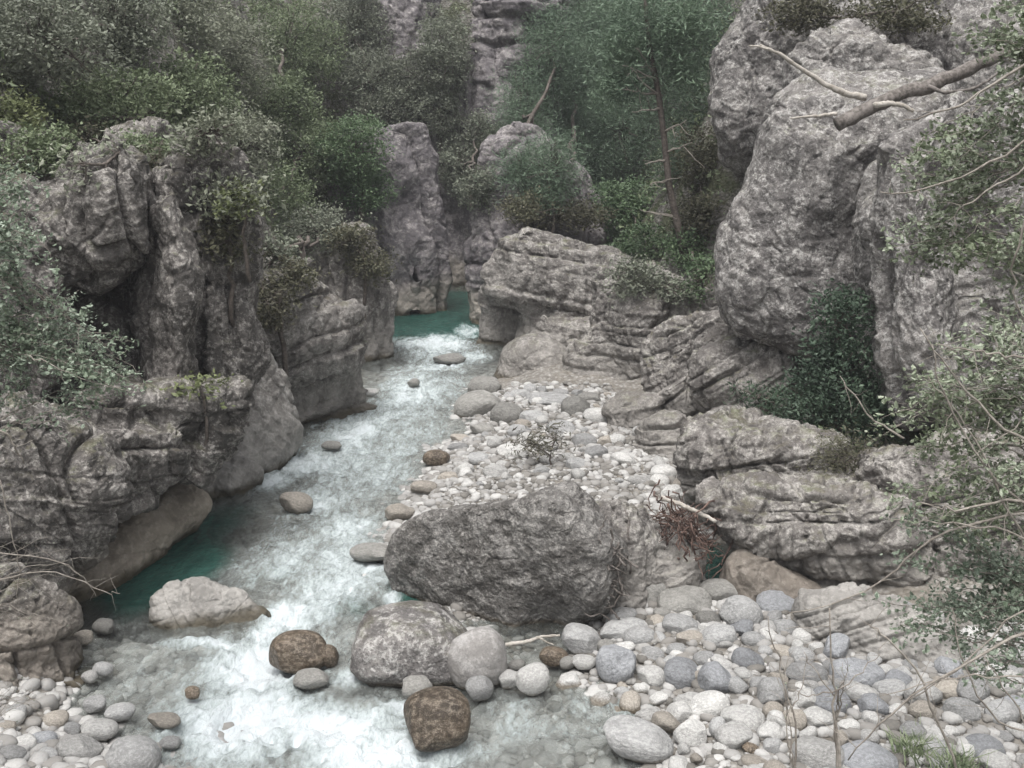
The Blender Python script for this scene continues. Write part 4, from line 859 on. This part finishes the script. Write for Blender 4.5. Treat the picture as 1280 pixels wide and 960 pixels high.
wood('fallen_log', 'thick broken dead log lying across the top of the huge rounded rock', 'log', [
    ('trunk', [(1046, 156), (1085, 136), (1130, 116), (1165, 105), (1205, 90), (1265, 62)], 0.15, 0.13, (22.4, 23.0)),
    ('branch', [(1092, 132), (1110, 129), (1126, 131), (1142, 139)], 0.06, 0.035, (22.2, 22.1)),
    ('branch', [(1160, 108), (1180, 116), (1215, 112), (1260, 85)], 0.045, 0.02, (22.5, 22.4))], 'log')
wood('fallen_branch', 'long bleached bare branch sticking out left over the huge rounded rock', 'branch', [
    ('stem', [(1082, 122), (1055, 116), (1030, 105), (1000, 85), (975, 68), (950, 56)], 0.07, 0.025, (22.8, 22.4)), ('twig', [(960, 62), (948, 58), (936, 57)], 0.025, 0.012, (22.4, 22.3))], 'dead')
wood('fallen_branch', 'short thin bleached branch lying left of the broken end of the log', 'branch', [('stem', [(1046, 142), (1020, 145), (988, 148)], 0.04, 0.02, (22.5, 22.4))], 'dead')
Yb = float(G(664, 812)[1])
wood('driftwood_stick', 'bare driftwood stick poking out from under the biggest boulder', 'stick', [('stem', [(632, 806), (660, 802), (676, 796), (700, 794)], 0.035, 0.02, (Yb, Yb + .1)), ('fork', [(674, 797), (684, 803), (692, 806)], 0.018, 0.01, (Yb, Yb))], 'dead')
wood('driftwood_stick', 'pale stick resting above the red brown driftwood tangle', 'stick', [('stem', [(826, 622), (850, 630), (872, 640), (895, 652)], 0.045, 0.03, (17.0, 16.8))], 'dead')
wood('driftwood_stick', 'thin twisted twig lying across the gravel bar right of the olive shrub', 'stick', [('stem', [(712, 598), (745, 606), (780, 622), (812, 632), (850, 636)], 0.02, 0.012, None)], 'log')
tp = []
for _ in range(230):
    hx, hy = rng.normal() * 17, rng.normal() * 17; c_ = at(858 + hx + 0.35 * hy, 672 + hy + 0.25 * hx, 17.0 + rng.uniform(-.25, .6))
    d_ = rng.normal(size=3) * np.array([.8, .6, 1.1]); d_[2] -= 0.5; d_ *= rng.uniform(.10, .42) / np.linalg.norm(d_); tp.append((wiggle(c_ - d_, c_ + d_, 8, 0.3), np.linspace(0.015, 0.004, 8) * rng.uniform(.4, 1.6)))
V, Fc = tubes(tp, 5); tag(mesh_np('driftwood_tangle', V, Fc, M['red']), 'red brown tangle of roots and driftwood jammed between the biggest boulder and the layered outcrop', 'driftwood')
tp = []
for _ in range(45):
    c_ = at(762 + rng.normal() * 12, 720 + rng.normal() * 28, 15.95 + rng.uniform(-.1, .2)); d_ = rng.normal(size=3) * np.array([1, .4, 1.3]); d_ *= rng.uniform(.1, .3) / np.linalg.norm(d_)
    tp.append((wiggle(c_ - d_, c_ + d_, 7, 0.25), np.linspace(0.022, 0.008, 7)))
V, Fc = tubes(tp, 5); tag(mesh_np('root_tangle', V, Fc, M['log']), 'tangle of grey roots caught in the right face of the biggest boulder', 'roots')

# ------------------------------------------------------------ stones placed one by one
KIND = {'g': 's_grey', 'p': 's_pale', 'b': 's_blue', 'n': 's_brown', 'd': 's_dark', 'w': 's_warm'}
SM = {(k_, i_): stone_mesh('river_stone', 100 + i_ * 7 + ord(k_), M[KIND[k_]], 0.35 + 0.15 * i_) for k_ in KIND for i_ in range(6)}
placed = []
WORD = {'g': 'grey', 'p': 'pale', 'b': 'bluish', 'n': 'brown', 'd': 'dark grey', 'w': 'tan'}
def put(name, label, cat, px, py, w_, h_, kind='g', tilt=0.0, shape=None, group=None, sink=0.25, mesh=None, deep=1.0, tz=None):
    c0 = G(px, py + h_ * 0.30, 0.1); gx = float(gz(c0[0], c0[1])[0]); gx = max(gx, float(wz(c0[1])) - 0.22)
    D = c0[1] / CP; rx = w_ / 2 / F * D; rz = h_ / 2 / F * D * 0.98; ry = (rx * 0.55 + rz * 0.45) * deep
    me = mesh or SM[(kind, (shape if shape is not None else int(rng.integers(6))))]
    o = bpy.data.objects.new(name, me); col.objects.link(o)
    c = at(px, py, c0[1] + ry * 0.4)
    zt = c[2] if tz is None else tz
    o.location = (c[0], c[1], max(zt, gx + rz * (1 - 2 * sink) * 0.6)) ; o.scale = (rx * 1.02, ry, rz)
    o.rotation_euler = (rng.uniform(-.15, .15), -R_(tilt), rng.uniform(-.25, .25))
    tag(o, label, cat, group); placed.append((c[0], c[1], max(rx, ry))); return o
def bmesh_(mat, seed, ang, nse=0.06, sub=5):
    V, Fc = stone_shape(seed, ang, sub); V = V * (1 + nse * fbm(V, 3.0, 4, 0.6, seed=seed) - nse * smoothstep(.6, .95, fbm(V, 2.1, 2, seed=seed + 1, ridge=True)))[:, None]
    me = bpy.data.meshes.new('boulder'); me.from_pydata(V.tolist(), [], Fc.tolist()); me.polygons.foreach_set('use_smooth', [True] * len(Fc)); me.materials.append(M[mat]); return me
put('boulder', 'broad speckled grey boulder sloping into the rapids in front of the biggest boulder', 'boulder', 518, 808, 178, 104, mesh=bmesh_('lump', 301, 0.3), tilt=-4)
put('boulder', 'smooth rounded grey boulder leaning against the broad speckled one', 'boulder', 598, 822, 80, 88, mesh=bmesh_('smooth', 302, 0.15, 0.02), tilt=8)
put('boulder', 'rounded wet brown boulder splitting the white rapids', 'boulder', 372, 816, 80, 58, 'n', shape=1)
put('boulder', 'dark brown angular boulder standing in the foam, nearest to the lower edge', 'boulder', 546, 900, 94, 84, 'n', shape=4, tilt=6)
put('boulder', 'dark grey boulder behind the first stones, right of the biggest boulder', 'boulder', 812, 748, 62, 52, 'd', shape=2)
put('boulder', 'wide dark grey boulder with a flat top at the upper edge of the cobbles', 'boulder', 856, 764, 72, 46, 'd', shape=0)
put('boulder', 'low grey boulder half hidden behind the wide flat topped one', 'boulder', 900, 752, 60, 32, 'd', shape=3)
put('boulder', 'round grey boulder in front of the smooth brown rock foot', 'boulder', 925, 779, 60, 52, 'g', shape=1)
put('boulder', 'bluish boulder beside the flat cracked slab', 'boulder', 972, 768, 60, 34, 'b', shape=2)
put('boulder', 'large long pale boulder lying in the shallow water at the lower edge', 'boulder', 797, 924, 100, 52, 'g', shape=0, tilt=-14)
put('boulder', 'whitish angular boulder with a bright top facet among the lower cobbles', 'boulder', 928, 906, 62, 48, 'p', shape=5)
put('boulder', 'big bluish rounded boulder under the pale slab', 'boulder', 1070, 855, 74, 46, 'b', shape=1)
put('boulder', 'big rounded pale boulder cut by the lower edge, left of the upright sapling', 'boulder', 1022, 946, 70, 50, 'p', shape=2)
put('boulder', 'big bluish boulder cut by the lower edge, right of the upright sapling', 'boulder', 1084, 950, 80, 50, 'b', shape=0)
put('boulder', 'large grey boulder cut by the lower edge at the left shore', 'boulder', 165, 946, 76, 56, 'g', shape=1)
put('boulder', 'pale rounded boulder left of the large grey one on the lower left shore', 'boulder', 100, 937, 64, 38, 'p', shape=3)
put('boulder', 'dark grey round boulder at the top of the gravel bar under the smooth hump', 'boulder', 719, 517, 38, 34, 'd', shape=1)
put('boulder', 'split dark boulder on the water edge at the top of the gravel bar', 'boulder', 598, 506, 64, 36, 'd', shape=3, tilt=12)
put('boulder', 'dark boulder leaning behind the split one', 'boulder', 606, 484, 42, 28, 'd', shape=4)
put('boulder', 'wet brown boulder standing alone at the shore of the gravel bar', 'boulder', 546, 573, 36, 24, 'n', shape=2)
put('boulder', 'flat grey boulder lying in the shallows left of the biggest boulder', 'boulder', 465, 690, 56, 26, 'd', shape=0)
put('boulder', 'brownish rock breaking the water upstream of the green pool', 'boulder', 370, 628, 44, 28, 'w', shape=4, tilt=-10)
put('boulder', 'long low rock lying across the river below the upstream pool', 'boulder', 562, 448, 42, 13, 'd', shape=5)
put('boulder', 'bluish grey pear shaped boulder beside the shallow water', 'boulder', 770, 829, 54, 56, 'b', shape=4)
put('boulder', 'pointed bluish boulder with a pale tip in the middle of the cobbles', 'boulder', 897, 857, 52, 52, 'b', shape=5)
put('boulder', 'grey stone with one dark side, first right of the driftwood stick', 'boulder', 727, 799, 56, 38, 'g', shape=4, tilt=-16)
put('boulder', 'smooth blue grey boulder right of the small cream stone', 'boulder', 853, 843, 52, 42, 'b', shape=2, tilt=-12)
put('boulder', 'long whitish boulder tilted behind the angular white one', 'boulder', 886, 886, 58, 36, 'p', shape=0, tilt=20)
# named smaller stones
put('river_stone', 'cream coloured stone left of the pear shaped boulder', 'stone', 730, 828, 34, 21, 'p', shape=1)
put('river_stone', 'cream coloured stone right of the pear shaped boulder', 'stone', 814, 846, 38, 32, 'p', shape=5)
put('river_stone', 'pale egg shaped stone in the shallow water in front of the smooth rounded boulder', 'stone', 667, 849, 48, 42, 'p', shape=1, tilt=25)
put('river_stone', 'bright white stone leaning on the pale egg shaped one', 'stone', 638, 848, 34, 25, 'p', shape=3, tilt=25)
put('river_stone', 'round pale stone right of the dark brown angular boulder', 'stone', 599, 860, 38, 34, 'g', shape=0)
put('river_stone', 'brownish grey stone at the foot of the broad speckled boulder', 'stone', 521, 860, 42, 32, 'd', shape=4)
put('river_stone', 'pale stone resting low on the broad speckled boulder', 'stone', 547, 838, 40, 28, 'g', shape=2, sink=-.4)
put('river_stone', 'small wet stone touching the rounded brown boulder', 'stone', 411, 820, 26, 32, 'n', shape=0)
put('river_stone', 'wet grey stone in the foam below the rounded brown boulder', 'stone', 390, 848, 50, 24, 'd', shape=3)
put('river_stone', 'brown stone under the shadow of the biggest boulder', 'stone', 692, 820, 38, 24, 'n', shape=3)
put('river_stone', 'small brown rock poking out of the foam near the left shore', 'stone', 240, 866, 22, 18, 'n', shape=1)
put('river_stone', 'white stone under the twigs at the right side of the cobbles', 'stone', 1156, 871, 32, 20, 'p', shape=4)
put('river_stone', 'tan triangular stone right of the white one under the twigs', 'stone', 1182, 878, 44, 32, 'w', shape=5)
put('river_stone', 'dark grey stone in front of the brown rock foot on the left shore', 'stone', 130, 783, 28, 22, 'd', shape=4, sink=.5)
put('river_stone', 'tan stone touching the dark grey one at the left rock foot', 'stone', 104, 797, 28, 20, 'w', shape=3, sink=.5)
put('river_stone', 'mossy brown stone among the upper cobbles', 'stone', 862, 812, 38, 22, 'w', shape=4)
put('river_stone', 'flat pale stone lying on the upstream left shore', 'stone', 463, 490, 22, 12, 'p', shape=2)
put('river_stone', 'dark pointed rock in the white water upstream', 'stone', 517, 478, 16, 11, 'd', shape=5)
put('river_stone', 'small dark rock in the rapids beside the layered outcrop', 'stone', 415, 557, 26, 12, 'd', shape=4)
HEAP = [(777, 777, 48, 22, 'g'), (780, 793, 64, 26, 'g'), (800, 804, 45, 28, 'g'), (815, 823, 32, 20, 'g'), (850, 797, 50, 24, 'g'), (899, 809, 50, 36, 'g'), (934, 839, 44, 34, 'b'),
    (866, 880, 54, 26, 'p'), (834, 903, 42, 26, 'w'), (864, 917, 48, 40, 'p'), (901, 938, 24, 20, 'p'), (856, 937, 20, 19, 'p'), (938, 942, 26, 16, 'n'), (966, 903, 30, 34, 'w'), (966, 941, 28, 22, 'g'),
    (871, 948, 18, 14, 'w'), (944, 957, 40, 18, 'w'), (930, 859, 32, 22, 'p'), (942, 814, 34, 22, 'g'), (956, 830, 24, 16, 'g'), (1006, 858, 60, 34, 'g'), (1038, 890, 58, 38, 'b'), (1092, 898, 44, 34, 'b'),
    (1110, 879, 44, 26, 'g'), (1151, 905, 36, 30, 'w'), (992, 914, 32, 34, 'w'), (1140, 925, 40, 26, 'g'), (1200, 905, 50, 34, 'g'), (1250, 905, 46, 36, 'g'), (1230, 940, 60, 34, 'b'), (1170, 945, 40, 30, 'g'),
    (980, 800, 36, 26, 'g'), (960, 800, 26, 20, 'p'), (975, 830, 34, 20, 'w'), (1000, 835, 34, 22, 'g'), (950, 870, 30, 26, 'g'), (905, 820, 26, 16, 'p'), (830, 780, 30, 18, 'd'), (885, 788, 34, 26, 'd'), (760, 808, 30, 20, 'd'),
    (845, 822, 30, 20, 'g'), (880, 835, 34, 24, 'g'), (916, 790, 28, 18, 'g'), (1255, 870, 50, 30, 'p'), (1215, 870, 36, 24, 'g'), (710, 828, 24, 16, 'd'), (646, 832, 24, 16, 'd'), (1120, 905, 26, 22, 'p'), (1060, 920, 30, 20, 'p')]
for (px, py, w_, h_, k_) in HEAP:
    put('river_stone', WORD[k_] + ' rounded cobble in the heap between the biggest boulder and the lower right corner', 'stone', px, py, w_, h_, k_, group=WORD[k_] + ' cobbles heaped at the lower right', tilt=float(rng.uniform(-15, 15)))
SHORE = [(30, 938, 40, 26, 'p'), (55, 925, 36, 24, 'b'), (15, 955, 40, 26, 'g'), (125, 912, 50, 28, 'p'), (70, 900, 36, 24, 'w'), (150, 890, 40, 24, 'g'), (118, 880, 34, 22, 'g'), (112, 846, 22, 18, 'p'), (128, 836, 28, 18, 'g'), (205, 900, 46, 20, 'w'),
         (60, 950, 30, 22, 'g'), (90, 775, 22, 22, 'g'), (212, 928, 30, 16, 'g'), (20, 905, 36, 22, 'g'), (90, 912, 26, 18, 'g'), (10, 925, 26, 20, 'w')]
for (px, py, w_, h_, k_) in SHORE:
    put('river_stone', WORD[k_] + ' cobble on the left shore in the lower left corner', 'stone', px, py, w_, h_, k_, group=WORD[k_] + ' cobbles on the lower left shore', tilt=float(rng.uniform(-15, 15)))
BARS = [(634, 520, 42, 34, 'd'), (604, 536, 34, 16, 'd'), (684, 508, 60, 20, 'g'), (737, 506, 34, 18, 'd'), (748, 528, 40, 24, 'p'), (650, 545, 30, 16, 'g'), (610, 500, 26, 16, 'g'), (572, 560, 26, 14, 'g'), (665, 530, 34, 20, 'g'), (575, 548, 26, 12, 'w'),
        (700, 545, 40, 26, 'g'), (730, 560, 32, 22, 'g'), (745, 575, 30, 20, 'g'), (640, 575, 40, 22, 'p'), (600, 580, 32, 18, 'g'), (770, 560, 26, 18, 'p'), (780, 585, 36, 20, 'p'), (560, 600, 28, 18, 'w'), (530, 610, 36, 20, 'w'), (800, 610, 34, 18, 'p'),
        (830, 600, 36, 22, 'p'), (500, 640, 40, 22, 'w'), (515, 660, 26, 16, 'p'), (720, 590, 28, 18, 'g'), (620, 600, 34, 20, 'p'), (840, 625, 34, 20, 'p'), (675, 510, 24, 16, 'p'), (650, 500, 26, 12, 'g'), (700, 500, 24, 12, 'g')]
for (px, py, w_, h_, k_) in BARS:
    put('river_stone', WORD[k_] + ' cobble on the pale gravel bar behind the biggest boulder', 'stone', px, py, w_, h_, k_, group=WORD[k_] + ' cobbles on the gravel bar', tilt=float(rng.uniform(-12, 12)))
# more cobbles of the same heaps, scattered between the placed ones
def scatter(n, poly, smin, smax, label, group, kinds, tries=20000):
    pl = pxpoly(poly); lo, hi = pl.min(0), pl.max(0); k_ = 0
    for _ in range(tries):
        x, y = rng.uniform(lo, hi)
        s_ = smin * (smax / smin) ** rng.uniform(0, 1) ** 1.2
        if poly_sdf(np.array([[x, y]]), pl)[0] > 0: continue
        if any((x - a) ** 2 + (y - b) ** 2 < (s_ * 0.7 + c * 0.62) ** 2 for a, b, c in placed): continue
        z = float(gz(x, y)[0])
        if z < float(wz(y)) - 0.12: continue
        kd = kinds[int(rng.integers(len(kinds)))]; o = bpy.data.objects.new('river_stone', SM[(kd, int(rng.integers(6)))]); col.objects.link(o)
        rz = s_ * rng.uniform(.5, .8); o.location = (x, y, z + rz * rng.uniform(.2, .75)); o.scale = (s_, s_ * rng.uniform(.65, 1), rz); o.rotation_euler = (rng.uniform(-.3, .3), rng.uniform(-.3, .3), rng.uniform(0, 6.28))
        tag(o, WORD[kd] + ' ' + label, 'stone', WORD[kd] + ' ' + group); placed.append((x, y, s_)); k_ += 1
        if k_ >= n: break
scatter(115, [(700, 860), (760, 790), (1000, 770), (1290, 830), (1290, 985), (840, 985), (820, 910)], 0.12, 0.30, 'rounded cobble in the heap between the biggest boulder and the lower right corner', 'cobbles heaped at the lower right', 'ggpppbw')
scatter(60, [(500, 640), (560, 580), (640, 490), (760, 505), (860, 600), (860, 640), (790, 630), (700, 610), (540, 640)], 0.09, 0.24, 'cobble on the pale gravel bar behind the biggest boulder', 'cobbles on the gravel bar', 'ggppppw')
# gravel: nobody could count it
def gravel(name, label, n, poly, smin, smax, mats, below=0.5):
    pl = pxpoly(poly); lo, hi = pl.min(0), pl.max(0); Q = rng.uniform(lo, hi, (n * 4, 2)); Q = Q[poly_sdf(Q, pl) < 0]
    z = gz(Q[:, 0], Q[:, 1]); m = z > wz(Q[:, 1]) - below; Q, z = Q[m][:n], z[m][:n]; n = len(Q)
    s_ = smin * (smax / smin) ** (rng.uniform(0, 1, n) ** 1.7)
    mi = rng.integers(len(mats), size=n)
    for j, mt in enumerate(mats):
        K = np.where(mi == j)[0]; Vb, Fb = ICO[2] if len(K) < 4000 else ICO[1]; Vs = [stone_shape(500 + i_, 1.0, 2 if len(K) < 4000 else 1)[0] for i_ in range(8)]
        base = np.stack([Vs[i_ % 8] for i_ in range(len(K))]); a = rng.uniform(0, 6.28, len(K)); c_, n_ = np.cos(a)[:, None], np.sin(a)[:, None]
        S = s_[K][:, None, None] * np.stack([np.ones(len(K)), rng.uniform(.6, 1, len(K)), rng.uniform(.4, .75, len(K))], 1)[:, None]
        v_ = base * S; v_ = np.stack([v_[..., 0] * c_ - v_[..., 1] * n_, v_[..., 0] * n_ + v_[..., 1] * c_, v_[..., 2]], -1)
        v_ += np.stack([Q[K, 0], Q[K, 1], z[K] + s_[K] * 0.15], 1)[:, None]
        Fa = Fb[None] + (np.arange(len(K)) * len(Vb))[:, None, None]
        yield v_.reshape(-1, 3), Fa.reshape(-1, 3), mt
def pebble_mat():
    g = N('mixed_gravel'); a = g.n('Attribute', attribute_name='tone').outputs['Fac']; cr = g.n('ValToRGB'); g.set(cr.inputs[0], a); e = cr.color_ramp
    for p_, c_ in ((0, (0.10, 0.095, 0.085)), (0.25, (0.20, 0.19, 0.175)), (0.55, (0.275, 0.27, 0.26)), (0.8, (0.35, 0.345, 0.335)), (1, (0.46, 0.455, 0.44))):
        x = e.elements[0] if p_ == 0 else (e.elements[-1] if p_ == 1 else e.elements.new(p_)); x.color = (*c_, 1)
    P = g.n('NewGeometry').outputs['Position']; n = g.noise(P, 30, 4); pr = g.n('BsdfPrincipled', Roughness=0.8)
    g.set(pr.inputs['Base Color'], g.mix(g.math('MULTIPLY', g.step(n, .45, .65), .25), cr.outputs[0], (.22, .2, .17)))
    bp = g.n('Bump', Strength=.4, Distance=.02); g.set(bp.inputs['Height'], n); g.set(pr.inputs['Normal'], bp.outputs[0]); return g.done(pr.outputs[0])
M['gravel'] = pebble_mat()
def gravel_obj(name, label, n, poly, smin, smax, below, lo_=0.0, hi_=1.0):
    Vs, Fs, off, Ts = [], [], 0, []
    for v_, f_, j in gravel(name, label, n, poly, smin, smax, [0, 1, 2, 3], below):
        nv = len(v_); per = 162 if nv // 162 * 320 == len(f_) * 1 and len(f_) // 320 * 162 == nv else 42
        Ts.append(np.repeat(rng.uniform(lo_, hi_, nv // per), per)); Vs.append(v_); Fs.append(f_ + off); off += nv
    tag(mesh_np(name, np.concatenate(Vs), np.concatenate(Fs), M['gravel'], attrs={'tone': np.concatenate(Ts)}, origin=(0, 0, 0)), label, 'gravel', kind='stuff')
gravel_obj('gravel', 'pale gravel and small pebbles covering the bar and the shallow bed', 15500, [(40, 1010), (1500, 1010), (1500, 860), (1180, 820), (900, 730), (880, 600), (760, 498), (640, 490), (600, 500), (540, 570), (480, 640), (420, 700), (410, 830)], 0.035, 0.15, 0.45)
gravel_obj('gravel', 'pebbles of the river bed under the running water', 13000, [(-150, 1010), (-150, 880), (60, 800), (110, 780), (260, 740), (420, 640), (380, 540), (480, 450), (620, 440), (600, 560), (500, 700), (600, 860), (900, 1010)], 0.04, 0.17, 2.5, 0.25, 1.0)
# grass tufts at the lower right
def tuft(label, px, py, n=130, hgt=0.28):
    b = G(px, py, 0.2); b = np.array([b[0], b[1], float(gz(b[0], b[1])[0])]); C0 = b + np.append(rng.normal(size=(n, 2)) * 0.12, np.zeros((n, 1)), 1); d = rng.normal(size=(n, 3)) * 0.4; d[:, 2] = 1; d *= (hgt * rng.uniform(.5, 1.1, n))[:, None]
    s_ = np.cross(d, [0.3, 1, 0]); s_ /= np.linalg.norm(s_, axis=1)[:, None]; s_ *= 0.009; bend = np.stack([d[:, 0], d[:, 1], d[:, 2] * 0], 1) * 0.6
    V = np.stack([C0 - s_, C0 + s_, C0 + d * .6 + s_ * .8, C0 + d * .6 - s_ * .8, C0 + d + bend], 1).reshape(-1, 3); I = np.arange(n)[:, None] * 5
    Fc = np.concatenate([I + np.array([[0, 1, 2]]), I + np.array([[0, 2, 3]]), I + np.array([[3, 2, 4]])]); tag(mesh_np('grass_tuft', V, Fc, M['oakg'], smooth=False), label, 'grass tuft')
tuft('small green grass tuft among the cobbles at the lower right', 1140, 940); tuft('larger green grass tuft right of the small one', 1195, 962, 150, 0.32)
print('all', time.time() - T0)

# ------------------------------------------------------------ air
hz = bpy.data.meshes.new('haze'); bm = bmesh.new(); bmesh.ops.create_cube(bm, size=1); bm.to_mesh(hz); bm.free()
ho = bpy.data.objects.new('haze', hz); col.objects.link(ho); ho.scale = (900, 760, 110); ho.location = (0, 150, 48); tag(ho, kind='stuff', label='thin damp air in the gorge', cat='haze')
hm = bpy.data.materials.new('haze'); hm.use_nodes = True; t_ = hm.node_tree; t_.nodes.clear(); ou = t_.nodes.new('ShaderNodeOutputMaterial'); pv = t_.nodes.new('ShaderNodeVolumePrincipled')
pv.inputs['Density'].default_value = 0.0008; pv.inputs['Color'].default_value = (0.88, 0.9, 0.96, 1); t_.links.new(pv.outputs[0], ou.inputs['Volume']); hz.materials.append(hm)
